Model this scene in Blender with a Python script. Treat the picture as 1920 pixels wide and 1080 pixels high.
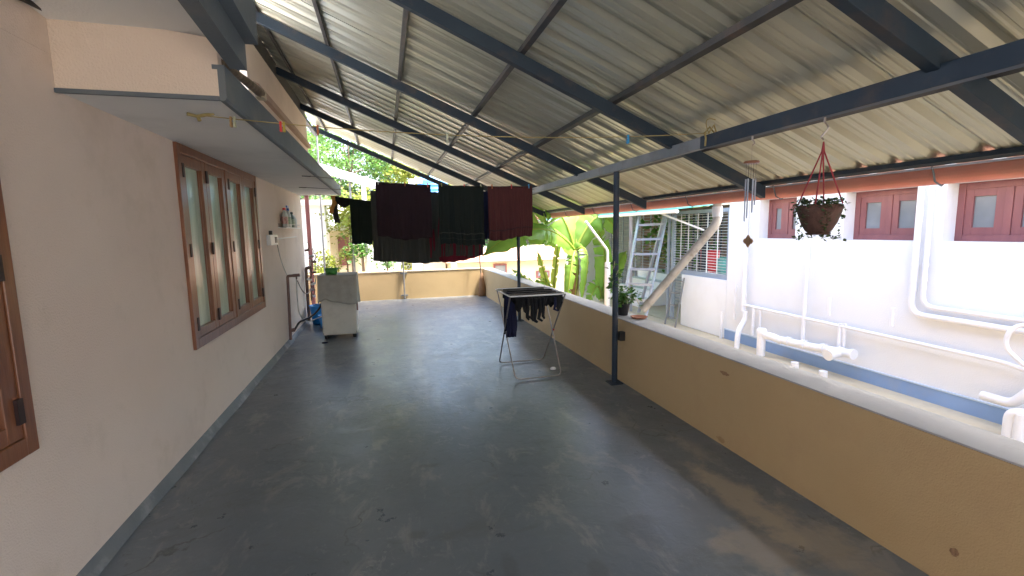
import bpy, math, random
from mathutils import Vector, Matrix
random.seed(11)
R = math.radians
for o in list(bpy.data.objects): bpy.data.objects.remove(o)
sc = bpy.context.scene
COL = sc.collection

# ------------------------------------------------------------------ camera
CAMP = Vector((0.0, 0.0, 1.75))
ROWR = Vector((0.9656, -0.2594, -0.0166))
ROWD = Vector((-0.0475, -0.1133, -0.9924))
ROWF = Vector((0.2555, 0.9591, -0.1218))
ROWF.normalize(); ROWR = (ROWR - ROWF * ROWR.dot(ROWF)).normalized(); ROWD = ROWF.cross(ROWR)
FPX = 880.0
cam = bpy.data.cameras.new('camera'); camo = bpy.data.objects.new('camera', cam); COL.objects.link(camo)
M3 = Matrix((ROWR, -ROWD, -ROWF)).transposed()
camo.matrix_world = Matrix.Translation(CAMP) @ M3.to_4x4()
cam.sensor_width = 36; cam.sensor_fit = 'HORIZONTAL'; cam.lens = 36 * FPX / 1920
cam.clip_start = 0.05; cam.clip_end = 500
sc.camera = camo

def W(u, v, ax, val):
    """point of the world on plane ax = val that lies along one line of sight (survey of the photograph)"""
    r = ROWR * ((u - 960) / FPX) + ROWD * ((v - 540) / FPX) + ROWF
    i = 'XYZ'.index(ax)
    return CAMP + r * ((val - CAMP[i]) / r[i])

# ------------------------------------------------------------------ light
SUN_EL, SUN_AZ = 64.0, 110.0      # azimuth from +Y towards +X
wd = bpy.data.worlds.new('World'); sc.world = wd; wd.use_nodes = True
nt = wd.node_tree; nt.nodes.clear()
sky = nt.nodes.new('ShaderNodeTexSky'); sky.sky_type = 'NISHITA'; sky.sun_disc = False
sky.sun_elevation = R(SUN_EL); sky.sun_rotation = R(SUN_AZ); sky.dust_density = 6.0; sky.air_density = 1.0; sky.ozone_density = 1.0
bg = nt.nodes.new('ShaderNodeBackground'); bg.inputs[1].default_value = 0.15
ow = nt.nodes.new('ShaderNodeOutputWorld')
nt.links.new(sky.outputs[0], bg.inputs[0]); nt.links.new(bg.outputs[0], ow.inputs[0])
sl = bpy.data.lights.new('sun', 'SUN'); so = bpy.data.objects.new('sun', sl); COL.objects.link(so)
sl.energy = 2.0; sl.angle = R(10); sl.color = (1.0, 0.95, 0.87)
sd = Vector((math.sin(R(SUN_AZ)) * math.cos(R(SUN_EL)), math.cos(R(SUN_AZ)) * math.cos(R(SUN_EL)), math.sin(R(SUN_EL))))
so.rotation_euler = sd.to_track_quat('Z', 'Y').to_euler()
sc.view_settings.view_transform = 'Standard'; sc.view_settings.look = 'None'
sc.view_settings.gamma = 1.0; sc.view_settings.use_curve_mapping = False
sc.view_settings.exposure = 3.25
sc.render.engine = 'CYCLES'
sc.cycles.max_bounces = 10; sc.cycles.diffuse_bounces = 6; sc.cycles.glossy_bounces = 4

# ------------------------------------------------------------------ materials
def mat(name, c1, c2=None, scale=4.0, rough=0.7, metal=0.0, bump=0.0, bscale=60.0, spec=0.5, rvar=0.0,
        trans=0.0, stretch=None, detail=6.0, dirt=None, dscale=1.2, damt=0.5, wave=None, island=0.0):
    m = bpy.data.materials.new(name); m.use_nodes = True
    n = m.node_tree; N = n.nodes; L = n.links
    bs = N['Principled BSDF']; out = N['Material Output']
    bs.inputs['Roughness'].default_value = rough; bs.inputs['Metallic'].default_value = metal
    bs.inputs['Specular IOR Level'].default_value = spec
    g = N.new('ShaderNodeNewGeometry'); mp = N.new('ShaderNodeMapping')
    if stretch: mp.inputs['Scale'].default_value = stretch
    L.new(g.outputs['Position'], mp.inputs[0])
    nz = N.new('ShaderNodeTexNoise'); nz.inputs['Scale'].default_value = scale; nz.inputs['Detail'].default_value = detail
    L.new(mp.outputs[0], nz.inputs[0])
    mr = N.new('ShaderNodeMapRange'); mr.inputs[1].default_value = 0.3; mr.inputs[2].default_value = 0.7
    L.new(nz.outputs[0], mr.inputs[0])
    mx = N.new('ShaderNodeMix'); mx.data_type = 'RGBA'
    c2 = c2 or tuple(min(1, c * 1.18) for c in c1)
    mx.inputs[6].default_value = (*c1, 1); mx.inputs[7].default_value = (*c2, 1)
    L.new(mr.outputs[0], mx.inputs[0]); colr = mx.outputs[2]
    if dirt:
        nd = N.new('ShaderNodeTexNoise'); nd.inputs['Scale'].default_value = dscale; nd.inputs['Detail'].default_value = 8; nd.inputs['Roughness'].default_value = .65
        L.new(g.outputs['Position'], nd.inputs[0])
        md = N.new('ShaderNodeMapRange'); md.inputs[1].default_value = 0.52; md.inputs[2].default_value = 0.7; md.inputs[4].default_value = damt
        L.new(nd.outputs[0], md.inputs[0])
        m2 = N.new('ShaderNodeMix'); m2.data_type = 'RGBA'; m2.inputs[7].default_value = (*dirt, 1)
        L.new(md.outputs[0], m2.inputs[0]); L.new(colr, m2.inputs[6]); colr = m2.outputs[2]
    if island > 0:
        hs = N.new('ShaderNodeHueSaturation'); mi = N.new('ShaderNodeMapRange')
        mi.inputs[3].default_value = 1 - island; mi.inputs[4].default_value = 1 + island
        L.new(g.outputs['Random Per Island'], mi.inputs[0]); L.new(mi.outputs[0], hs.inputs['Value'])
        mj = N.new('ShaderNodeMapRange'); mj.inputs[3].default_value = 0.5 - island * .06; mj.inputs[4].default_value = 0.5 + island * .06
        L.new(g.outputs['Random Per Island'], mj.inputs[0]); L.new(mj.outputs[0], hs.inputs['Hue'])
        L.new(colr, hs.inputs['Color']); colr = hs.outputs[0]
    L.new(colr, bs.inputs['Base Color'])
    if rvar > 0:
        nr = N.new('ShaderNodeTexNoise'); nr.inputs['Scale'].default_value = scale * 1.7; nr.inputs['Detail'].default_value = 7
        L.new(mp.outputs[0], nr.inputs[0]); m3 = N.new('ShaderNodeMapRange')
        m3.inputs[1].default_value = .3; m3.inputs[2].default_value = .7
        m3.inputs[3].default_value = max(0.02, rough - rvar); m3.inputs[4].default_value = min(1, rough + rvar)
        L.new(nr.outputs[0], m3.inputs[0]); L.new(m3.outputs[0], bs.inputs['Roughness'])
    if bump > 0:
        nb = N.new('ShaderNodeTexNoise'); nb.inputs['Scale'].default_value = bscale; nb.inputs['Detail'].default_value = 5
        L.new(mp.outputs[0], nb.inputs[0])
        b = N.new('ShaderNodeBump'); b.inputs['Strength'].default_value = bump; b.inputs['Distance'].default_value = 0.01
        L.new(nb.outputs[0], b.inputs['Height']); L.new(b.outputs[0], bs.inputs['Normal'])
    if trans > 0:
        t = N.new('ShaderNodeBsdfTranslucent'); L.new(colr, t.inputs[0])
        ms = N.new('ShaderNodeMixShader'); ms.inputs[0].default_value = trans
        L.new(bs.outputs[0], ms.inputs[1]); L.new(t.outputs[0], ms.inputs[2]); L.new(ms.outputs[0], out.inputs[0])
    return m

M = {}
M['wall'] = mat('house_wall_paint', (.76, .635, .54), (.81, .69, .59), 1.3, .75, bump=.55, bscale=110, dirt=(.56, .46, .35), dscale=1.6, damt=.45)
M['upper_wall'] = mat('upper_wall_paint', (.68, .56, .46), (.74, .62, .52), 1.3, .8, bump=.3, bscale=120, dirt=(.45, .37, .28), dscale=1.5, damt=.3)
M['soffit'] = mat('soffit_whitewash', (.76, .76, .74), (.82, .82, .8), 1.6, .85, bump=.25, bscale=90, dirt=(.45, .45, .43), dscale=1.1, damt=.3)
M['trim'] = mat('blue_grey_trim_paint', (.10, .125, .15), (.13, .155, .18), 3, .6, bump=.15, bscale=50, dirt=(.2, .2, .19), dscale=4, damt=.4)
M['parapet'] = mat('parapet_ochre_paint', (.455, .325, .165), (.515, .375, .20), 1.4, .75, bump=.35, bscale=130, dirt=(.40, .27, .14), dscale=1.4, damt=.5)
M['coping'] = mat('coping_cement', (.34, .345, .35), (.44, .44, .44), 3, .8, bump=.3, bscale=60, dirt=(.2, .2, .19), dscale=3, damt=.5)
M['steel'] = mat('painted_steel', (.014, .026, .042), (.022, .038, .056), 4, .55, spec=.35, bump=.05, bscale=40, dirt=(.11, .07, .05), dscale=5, damt=.4)
M['steel_light'] = mat('primer_grey_steel', (.15, .16, .17), (.22, .22, .22), 5, .5, dirt=(.12, .07, .05), dscale=5, damt=.4)
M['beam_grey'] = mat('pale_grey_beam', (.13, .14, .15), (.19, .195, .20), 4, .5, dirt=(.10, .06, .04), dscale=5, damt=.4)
M['purlin'] = mat('purlin_steel', (.03, .03, .03), (.055, .052, .05), 5, .5, dirt=(.15, .08, .05), dscale=6, damt=.4)
M['wood'] = mat('varnished_teak', (.16, .055, .024), (.27, .105, .048), 5, .28, bump=.1, bscale=30, stretch=(6, 6, .6), spec=.6)
M['wood_old'] = mat('weathered_timber', (.10, .07, .045), (.2, .15, .1), 8, .85, bump=.5, bscale=40, stretch=(1, 6, 1))
M['hinge'] = mat('dark_hinge', (.03, .012, .01), None, 8, .5)
M['frost'] = mat('frosted_green_glass', (.40, .52, .41), (.60, .72, .58), 2.2, .22, spec=.5, bump=.05, bscale=160, stretch=(5, 5, .5))
M['darkglass'] = mat('grey_window_glass', (.06, .065, .07), None, 1.2, .12)
M['white_wall'] = mat('neighbour_white_paint', (.74, .75, .765), (.79, .80, .815), .8, .8, bump=.2, bscale=80, dirt=(.66, .65, .63), dscale=1.3, damt=.3)
M['pvc'] = mat('white_pvc', (.72, .73, .76), (.8, .8, .82), 3, .4, dirt=(.5, .46, .42), dscale=3, damt=.4)
M['pvc_grey'] = mat('dirty_grey_pvc', (.44, .41, .36), (.56, .53, .48), 4, .5, dirt=(.2, .16, .12), dscale=5, damt=.7)
M['pvc_brown'] = mat('brown_pipe', (.13, .065, .05), (.2, .11, .085), 6, .5, dirt=(.3, .25, .2), dscale=9, damt=.3)
M['blue_band'] = mat('blue_plinth_paint', (.20, .31, .52), (.24, .36, .58), 2, .7, dirt=(.3, .34, .4), dscale=3, damt=.4)
M['band_edge'] = mat('pale_blue_edge', (.45, .56, .68), (.5, .6, .72), 3, .7)
M['ledge'] = mat('cream_cement', (.46, .39, .27), (.55, .48, .35), 2, .85, bump=.3, bscale=40, dirt=(.28, .24, .18), dscale=2, damt=.5)
M['maroon_wood'] = mat('maroon_window_paint', (.20, .07, .075), (.25, .09, .09), 4, .45, stretch=(3, 3, .6))
M['pane_grey'] = mat('ventilator_frosted_pane', (.17, .19, .21), (.24, .26, .28), 3, .2)
M['gutter'] = mat('terracotta_gutter', (.46, .225, .18), (.54, .29, .23), 3, .5, dirt=(.4, .24, .18), dscale=3, damt=.4, trans=.3)
M['grille'] = mat('grey_blue_grille', (.22, .27, .33), (.28, .33, .4), 4, .45)
M['alu'] = mat('aluminium', (.30, .34, .42), (.38, .42, .50), 6, .4, metal=.3)
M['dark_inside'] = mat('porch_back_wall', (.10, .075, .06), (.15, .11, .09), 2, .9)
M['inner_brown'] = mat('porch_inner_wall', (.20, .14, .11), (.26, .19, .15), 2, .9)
M['teal'] = mat('teal_roof_sheet', (.10, .45, .42), (.16, .52, .48), 2, .5)
M['ground'] = mat('bare_ground', (.30, .25, .17), (.42, .36, .26), .8, .95, bump=.5, bscale=10, dirt=(.08, .12, .03), dscale=.5, damt=.8)
M['rope'] = mat('yellow_rope', (.30, .23, .08), (.36, .3, .14), 30, .8)
M['wire'] = mat('black_wire', (.03, .03, .03), None, 10, .5)
M['washer'] = mat('cream_enamel', (.52, .50, .43), (.56, .54, .47), 3, .4, dirt=(.3, .28, .22), dscale=4, damt=.4)
M['cover'] = mat('grey_cloth_cover', (.32, .315, .28), (.39, .38, .34), 9, .9, bump=.3, bscale=200, dirt=(.22, .21, .18), dscale=5, damt=.3)
M['black'] = mat('black_plastic', (.012, .012, .013), None, 5, .5)
M['green_pl'] = mat('green_plastic', (.06, .27, .05), (.08, .33, .07), 5, .35, trans=.15)
M['blue_pl'] = mat('blue_plastic', (.02, .27, .68), (.03, .33, .75), 5, .3, trans=.15)
M['red_pl'] = mat('red_plastic', (.55, .03, .04), None, 5, .35)
M['white_pl'] = mat('white_plastic', (.7, .7, .68), None, 5, .35)
M['chrome'] = mat('airer_chrome', (.42, .40, .38), (.3, .25, .22), 12, .3, metal=.8)
M['terracotta'] = mat('terracotta_clay', (.32, .13, .075), (.4, .18, .11), 8, .85, bump=.3, bscale=60, dirt=(.12, .09, .06), dscale=14, damt=.5)
M['basket'] = mat('brown_basket_pot', (.06, .028, .022), (.10, .048, .034), 16, .8, bump=.6, bscale=90, dirt=(.05, .045, .02), dscale=14, damt=.7)
M['cord_red'] = mat('maroon_cord', (.26, .03, .04), None, 20, .8)
M['leaf'] = mat('small_leaf_green', (.05, .14, .02), (.10, .22, .04), 8, .45, trans=.35, island=.35)
M['leaf_dark'] = mat('basket_leaf_green', (.03, .06, .02), (.06, .10, .03), 14, .5, trans=.25, island=.4)
M['banana'] = mat('banana_leaf_green', (.17, .33, .045), (.26, .44, .08), 3, .4, trans=.5, island=.12)
M['banana_y'] = mat('young_banana_leaf_yellow', (.32, .42, .06), (.42, .5, .1), 3, .45, trans=.5)
M['banana_dry'] = mat('dry_banana_leaf_brown', (.18, .10, .045), (.28, .17, .08), 9, .9, trans=.2)
M['banana_stem'] = mat('banana_stem_pale', (.42, .44, .22), (.55, .5, .3), 6, .7, stretch=(4, 4, .5), dirt=(.2, .1, .05), dscale=5, damt=.7)
M['tree'] = mat('tree_leaf_green', (.07, .15, .03), (.13, .24, .05), .8, .5, trans=.45, island=.4)
M['tree_y'] = mat('tree_leaf_yellow_green', (.20, .24, .04), (.28, .32, .06), .8, .5, trans=.45, island=.3)
M['tree_b'] = mat('tree_leaf_blue_green', (.04, .13, .05), (.08, .2, .08), .8, .5, trans=.45, island=.4)
M['bark'] = mat('bark', (.10, .07, .045), (.18, .13, .09), 6, .9, bump=.5, bscale=20)
M['cream_house'] = mat('cream_house_wall', (.66, .57, .40), (.72, .63, .46), 1, .85)
M['tile'] = mat('clay_roof_tile', (.26, .13, .09), (.38, .2, .14), 3, .85, bump=.5, bscale=12)
M['towel_maroon'] = mat('maroon_sheet', (0.0096, 0.0012, 0.0030), (0.0135, 0.0018, 0.0039), 5, .95, bump=.3, bscale=250)
M['towel_brown'] = mat('brown_maroon_towel', (0.0600, 0.0132, 0.0144), (0.0900, 0.0228, 0.0210), 14, .95, bump=.5, bscale=250, stretch=(5, 5, .3))
M['towel_green'] = mat('dark_green_towel', (0.0030, 0.0066, 0.0042), (0.0054, 0.0105, 0.0066), 9, .95, bump=.5, bscale=250, stretch=(4, 4, .5))
M['sheet_grey'] = mat('grey_check_sheet', (0.0319, 0.0341, 0.0282), (0.0501, 0.0501, 0.0410), 9, .95, bump=.3, bscale=250, stretch=(5, 5, .4))
M['crimson'] = mat('crimson_cloth', (0.1050, 0.0042, 0.0126), (0.1400, 0.0070, 0.0210), 6, .95, trans=.2)
M['navy'] = mat('navy_cloth', (0.0048, 0.0067, 0.0288), (0.0086, 0.0106, 0.0432), 6, .95, bump=.3, bscale=200)
M['black_cloth'] = mat('black_cloth', (.004, .004, .005), (.009, .009, .010), 9, .95)
M['black_green'] = mat('black_green_towel', (.004, .010, .006), (.008, .016, .010), 9, .95)
M['orange_cloth'] = mat('orange_cloth', (.45, .19, .04), (.5, .25, .07), 9, .9)
M['yellow_line'] = mat('hem_stripe', (.04, .012, .014), None, 5, .9)
M['tank'] = mat('blue_water_tank', (.08, .30, .62), (.14, .38, .7), 2, .5)
M['broom'] = mat('broom_fibre', (.22, .12, .06), (.34, .2, .11), 12, .9, stretch=(8, 8, .5))
M['mesh'] = mat('white_wire_mesh', (.55, .56, .58), None, 5, .5)
M['stripe'] = mat('upper_wall_ledge_brown', (.36, .25, .19), (.42, .3, .23), 3, .8)  # ledge band coloured darker and browner than the upper wall

def floor_material():
    m = bpy.data.materials.new('grey_cement_floor'); m.use_nodes = True
    N = m.node_tree.nodes; L = m.node_tree.links; bs = N['Principled BSDF']
    g = N.new('ShaderNodeNewGeometry')
    def noise(s, d=6, r=.55, w=None, stretch=None):
        n = N.new('ShaderNodeTexNoise'); n.inputs['Scale'].default_value = s; n.inputs['Detail'].default_value = d; n.inputs['Roughness'].default_value = r
        if stretch:
            mp = N.new('ShaderNodeMapping'); mp.inputs['Scale'].default_value = stretch
            L.new(g.outputs['Position'], mp.inputs[0]); L.new(mp.outputs[0], n.inputs[0])
        else: L.new(g.outputs['Position'], n.inputs[0])
        if w: n.inputs['Distortion'].default_value = w
        return n.outputs[0]
    def rng(s, a, b, c=0., d=1.):
        r = N.new('ShaderNodeMapRange'); r.inputs[1].default_value = a; r.inputs[2].default_value = b; r.inputs[3].default_value = c; r.inputs[4].default_value = d
        L.new(s, r.inputs[0]); return r.outputs[0]
    def mix(f, a, b):
        x = N.new('ShaderNodeMix'); x.data_type = 'RGBA'
        L.new(f, x.inputs[0])
        for i, q in ((6, a), (7, b)):
            if isinstance(q, tuple): x.inputs[i].default_value = (*q, 1)
            else: L.new(q, x.inputs[i])
        return x.outputs[2]
    def math_(op, a, b):
        x = N.new('ShaderNodeMath'); x.operation = op
        for i, q in enumerate((a, b)):
            if isinstance(q, (int, float)): x.inputs[i].default_value = q
            else: L.new(q, x.inputs[i])
        return x.outputs[0]
    def blob(cx, cy, sx, sy, edge, rot=0.):
        mp = N.new('ShaderNodeMapping'); mp.vector_type = 'TEXTURE'
        mp.inputs['Location'].default_value = (cx, cy, 0); mp.inputs['Rotation'].default_value = (0, 0, rot); mp.inputs['Scale'].default_value = (sx, sy, 1)
        L.new(g.outputs['Position'], mp.inputs[0])
        ln = N.new('ShaderNodeVectorMath'); ln.operation = 'LENGTH'; L.new(mp.outputs[0], ln.inputs[0])
        dist = math_('ADD', ln.outputs['Value'], math_('MULTIPLY', math_('SUBTRACT', noise(5, 8, .65), .5), 2.4))
        return rng(dist, 1.0, 1.0 - edge)
    col = mix(rng(noise(.9, 8, .6), .35, .65), (.098, .115, .130), (.142, .162, .180))
    col = mix(rng(noise(7, 8, .7, 1.5), .45, .75, 0, .45), col, (.13, .14, .145))
    col = mix(rng(noise(2.2, 9, .7, .6, (1.6, .8, 1)), .54, .62, 0, .55), col, (.25, .245, .225))
    col = mix(rng(noise(1.1, 9, .75, 1.2, (.6, 1.5, 1)), .56, .66, 0, .55), col, (.085, .09, .088))
    col = mix(rng(noise(13, 8, .75, 2.0), .60, .70, 0, .45), col, (.27, .27, .26))      # scuffed patches
    col = mix(rng(noise(24, 6, .7), .66, .74, 0, .8), col, (.05, .05, .048))                        # pits
    # flaked paint: crisp-edged chips inside worn zones
    wz = rng(noise(.75, 5, .6), .46, .60); chip = rng(noise(11, 10, .72, 1.0), .575, .60)
    col = mix(math_('MULTIPLY', math_('MULTIPLY', wz, chip), .55), col, (.25, .25, .24))
    chip2 = rng(noise(8.5, 10, .75, 1.6, (1.2, .8, 1)), .60, .615)
    col = mix(math_('MULTIPLY', math_('MULTIPLY', wz, chip2), .7), col, (.07, .07, .068))
    # hairline cracks
    vo = N.new('ShaderNodeTexVoronoi'); vo.feature = 'DISTANCE_TO_EDGE'; vo.inputs['Scale'].default_value = .8
    wv = N.new('ShaderNodeVectorMath'); wv.operation = 'ADD'; nzc = N.new('ShaderNodeTexNoise'); nzc.inputs['Scale'].default_value = 2.5; nzc.inputs['Detail'].default_value = 7
    L.new(g.outputs['Position'], nzc.inputs[0]); L.new(g.outputs['Position'], wv.inputs[0]); sc2 = N.new('ShaderNodeVectorMath'); sc2.operation = 'SCALE'; sc2.inputs['Scale'].default_value = .8
    L.new(nzc.outputs['Color'], sc2.inputs[0]); L.new(sc2.outputs[0], wv.inputs[1]); L.new(wv.outputs[0], vo.inputs['Vector'])
    crack = math_('MULTIPLY', rng(vo.outputs['Distance'], .010, .002), rng(noise(1.3, 4), .5, .6))
    col = mix(math_('MULTIPLY', crack, .7), col, (.05, .05, .05))
    for cx, cy, sx, sy, a in ((2.15, 2.35, .16, .55, .85), (2.25, 1.9, .22, .45, .6), (1.72, 2.02, .10, .09, .5), (2.3, 3.1, .1, .3, .3), (1.9, 1.95, .2, .3, .5)):
        col = mix(math_('MULTIPLY', blob(cx, cy, sx, sy, .6), a), col, (.33, .275, .205))
    for cx, cy, sx, sy, a in ((.98, 2.05, .07, .10, .28), (.72, 2.0, .05, .07, .28), (1.35, 2.3, .14, .2, .25), (.1, 2.6, .07, .05, .3), (.25, 3.4, .09, .04, .3), (.0, 4.2, .12, .06, .2), (.55, 2.2, .05, .12, .25)):
        col = mix(math_('MULTIPLY', blob(cx, cy, sx, sy, .5), a), col, (.05, .04, .035))
    # long pale worn streak down the middle of the terrace
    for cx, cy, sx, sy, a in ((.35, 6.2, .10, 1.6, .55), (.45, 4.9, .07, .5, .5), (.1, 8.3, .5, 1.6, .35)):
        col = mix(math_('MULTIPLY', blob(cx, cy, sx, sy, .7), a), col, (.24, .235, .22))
    L.new(col, bs.inputs['Base Color'])
    rg = math_('ADD', rng(noise(3, 8, .65), .3, .7, .26, .40), rng(noise(18, 5, .6), .5, .75, 0., .12))
    L.new(rg, bs.inputs['Roughness']); bs.inputs['Specular IOR Level'].default_value = .62
    b1 = N.new('ShaderNodeBump'); b1.inputs['Strength'].default_value = .35; b1.inputs['Distance'].default_value = .008
    L.new(noise(9, 8, .62, .8), b1.inputs['Height'])
    b2 = N.new('ShaderNodeBump'); b2.inputs['Strength'].default_value = .12; b2.inputs['Distance'].default_value = .03
    L.new(noise(1.8, 3, .5), b2.inputs['Height']); L.new(b1.outputs[0], b2.inputs['Normal'])
    L.new(b2.outputs[0], bs.inputs['Normal'])
    return m
M['floor'] = floor_material()

def roof_material():
    m = mat('galvanised_sheet', (.50, .50, .41), (.56, .56, .46), 1.1, .32, metal=.62, rvar=.02, spec=.5,
            bump=.010, bscale=3, dirt=(.36, .36, .28), dscale=1.1, damt=.35, stretch=(.4, 1.2, 1), detail=2)
    return m
M['sheet'] = roof_material()

# ------------------------------------------------------------------ mesh building
class MB:
    def __init__(s): s.v = []; s.f = []; s.sm = []
    def add(s, vs, fs, smooth=False):
        b = len(s.v); s.v += [tuple(p) for p in vs]
        for f in fs: s.f.append(tuple(i + b for i in f)); s.sm.append(smooth)
        return s
    def box(s, x0, x1, y0, y1, z0, z1):
        vs = [(x, y, z) for x in (x0, x1) for y in (y0, y1) for z in (z0, z1)]
        return s.add(vs, [(0, 1, 3, 2), (4, 6, 7, 5), (0, 4, 5, 1), (2, 3, 7, 6), (0, 2, 6, 4), (1, 5, 7, 3)])
    def hexa(s, p):   # 8 points: bottom ring 4, top ring 4
        return s.add(p, [(3, 2, 1, 0), (4, 5, 6, 7), (0, 1, 5, 4), (1, 2, 6, 5), (2, 3, 7, 6), (3, 0, 4, 7)])
    def bar(s, a, b, w, h, up=(0, 0, 1)):
        a = Vector(a); b = Vector(b); d = (b - a).normalized(); up = Vector(up)
        if abs(d.dot(up)) > .98: up = Vector((0, 1, 0))
        x = d.cross(up).normalized() * (w / 2); y = x.cross(d).normalized() * (h / 2)
        P = [a - x - y, a + x - y, a + x + y, a - x + y, b - x - y, b + x - y, b + x + y, b - x + y]
        return s.add(P, [(0, 1, 2, 3), (7, 6, 5, 4), (0, 4, 5, 1), (1, 5, 6, 2), (2, 6, 7, 3), (3, 7, 4, 0)])
    def tube(s, pts, r, n=10, caps=True):
        pts = [Vector(p) for p in pts]; m = len(pts); rr = r if isinstance(r, (list, tuple)) else [r] * m
        ref = None; rings = []
        for i, p in enumerate(pts):
            d = (pts[min(i + 1, m - 1)] - pts[max(i - 1, 0)]).normalized()
            if ref is None:
                ref = Vector((0, 0, 1)) if abs(d.z) < .9 else Vector((1, 0, 0))
            u = (ref - d * ref.dot(d)).normalized(); w = d.cross(u); ref = u
            rings.append([p + (u * math.cos(2 * math.pi * k / n) + w * math.sin(2 * math.pi * k / n)) * rr[i] for k in range(n)])
        vs = [q for rg in rings for q in rg]; fs = []
        for i in range(m - 1):
            for k in range(n): fs.append((i * n + k, i * n + (k + 1) % n, (i + 1) * n + (k + 1) % n, (i + 1) * n + k))
        s.add(vs, fs, True)
        if caps:
            s.add(rings[0], [tuple(range(n - 1, -1, -1))]); s.add(rings[-1], [tuple(range(n))])
        return s
    def lathe(s, c, prof, n=24, sx=1., sy=1.):
        c = Vector(c); vs = []; fs = []
        for r, z in prof:
            for k in range(n):
                a = 2 * math.pi * k / n; vs.append((c.x + r * sx * math.cos(a), c.y + r * sy * math.sin(a), c.z + z))
        for i in range(len(prof) - 1):
            for k in range(n): fs.append((i * n + k, i * n + (k + 1) % n, (i + 1) * n + (k + 1) % n, (i + 1) * n + k))
        return s.add(vs, fs, True)
    def prism(s, poly, ax, a, b):
        """poly: 2-D outline, extruded along axis ax from a to b"""
        def P(p, t):
            return {'X': (t, p[0], p[1]), 'Y': (p[0], t, p[1]), 'Z': (p[0], p[1], t)}[ax]
        n = len(poly); vs = [P(p, a) for p in poly] + [P(p, b) for p in poly]
        return s.add(vs, [tuple(range(n)), tuple(range(2 * n - 1, n - 1, -1))] + [(i, (i + 1) % n, n + (i + 1) % n, n + i) for i in range(n)])
    def grid(s, fn, nu, nv, smooth=True):
        vs = [fn(i / nu, j / nv) for i in range(nu + 1) for j in range(nv + 1)]
        fs = [(i * (nv + 1) + j, (i + 1) * (nv + 1) + j, (i + 1) * (nv + 1) + j + 1, i * (nv + 1) + j + 1) for i in range(nu) for j in range(nv)]
        return s.add(vs, fs, smooth)
    def build(s, name, m, parent=None, bevel=0, solid=0, fixn=True):
        me = bpy.data.meshes.new(name); off = Vector((0, 0, 0))
        if parent is not None:
            r = parent
            while r.parent: r = r.parent
            off = r.location.copy()
        me.from_pydata([tuple(Vector(p) - off) for p in s.v], [], s.f)
        me.polygons.foreach_set('use_smooth', s.sm)
        if m is not None: me.materials.append(m if not isinstance(m, str) else M[m])
        me.update()
        if fixn:
            import bmesh
            bm = bmesh.new(); bm.from_mesh(me); bmesh.ops.recalc_face_normals(bm, faces=bm.faces); bm.to_mesh(me); bm.free()
        o = bpy.data.objects.new(name, me); COL.objects.link(o)
        if parent is not None: o.parent = parent
        if bevel:
            b = o.modifiers.new('bevel', 'BEVEL'); b.width = bevel; b.segments = 2; b.limit_method = 'ANGLE'; b.angle_limit = R(40)
        if solid:
            q = o.modifiers.new('solid', 'SOLIDIFY'); q.thickness = solid; q.offset = 0
        return o

def tag(o, label, cat, group=None, kind=None):
    o['label'] = label; o['category'] = cat
    if group: o['group'] = group
    if kind: o['kind'] = kind
    return o
def thing(name, label, cat, loc=(0, 0, 0), group=None):
    o = bpy.data.objects.new(name, None); COL.objects.link(o); o.location = loc
    o.empty_display_size = .1
    return tag(o, label, cat, group)
def struct(o): o['kind'] = 'structure'; return o
def copy_part(o, parent, off):
    c = o.copy(); COL.objects.link(c); c.parent = parent; c.location = o.location + Vector(off); return c
def copy_tree(o, off, parent=None, label=None, group=None):
    c = o.copy(); COL.objects.link(c)
    if parent is not None: c.parent = parent
    c.location = o.location + Vector(off) if parent is None or off != (0, 0, 0) else o.location
    if label: c['label'] = label
    if group: c['group'] = group
    for ch in list(o.children): copy_tree(ch, (0, 0, 0), c)
    return c
def bez(p0, p1, p2, n=10):
    p0, p1, p2 = Vector(p0), Vector(p1), Vector(p2)
    return [p0 * (1 - t) ** 2 + p1 * 2 * t * (1 - t) + p2 * t * t for t in [i / n for i in range(n + 1)]]
def sag(a, b, s, n=14):
    a, b = Vector(a), Vector(b)
    return [a.lerp(b, t) - Vector((0, 0, 4 * s * t * (1 - t))) for t in [i / n for i in range(n + 1)]]
def rounded(pts, r, n=5):
    """polyline with its corners rounded"""
    pts = [Vector(p) for p in pts]; out = [pts[0]]
    for i in range(1, len(pts) - 1):
        a, b, c = pts[i - 1], pts[i], pts[i + 1]
        d1 = (a - b); d2 = (c - b); q = min(r, d1.length * .45, d2.length * .45)
        out += bez(b + d1.normalized() * q, b, b + d2.normalized() * q, n)
    out.append(pts[-1]); return out

XW = -1.573; XP = 2.55; YB = -9.0; YF = 12.6; PH = .73

# ------------------------------------------------------------------ setting: ground and floor
g = MB().add([(-150, -150, -3.2), (150, -150, -3.2), (150, 150, -3.2), (-150, 150, -3.2)], [(0, 1, 2, 3)]).build('ground', 'ground'); struct(g)
fl = MB().box(XW, XP, YB, YF, -.25, 0).build('terrace_floor', 'floor'); struct(fl)

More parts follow.
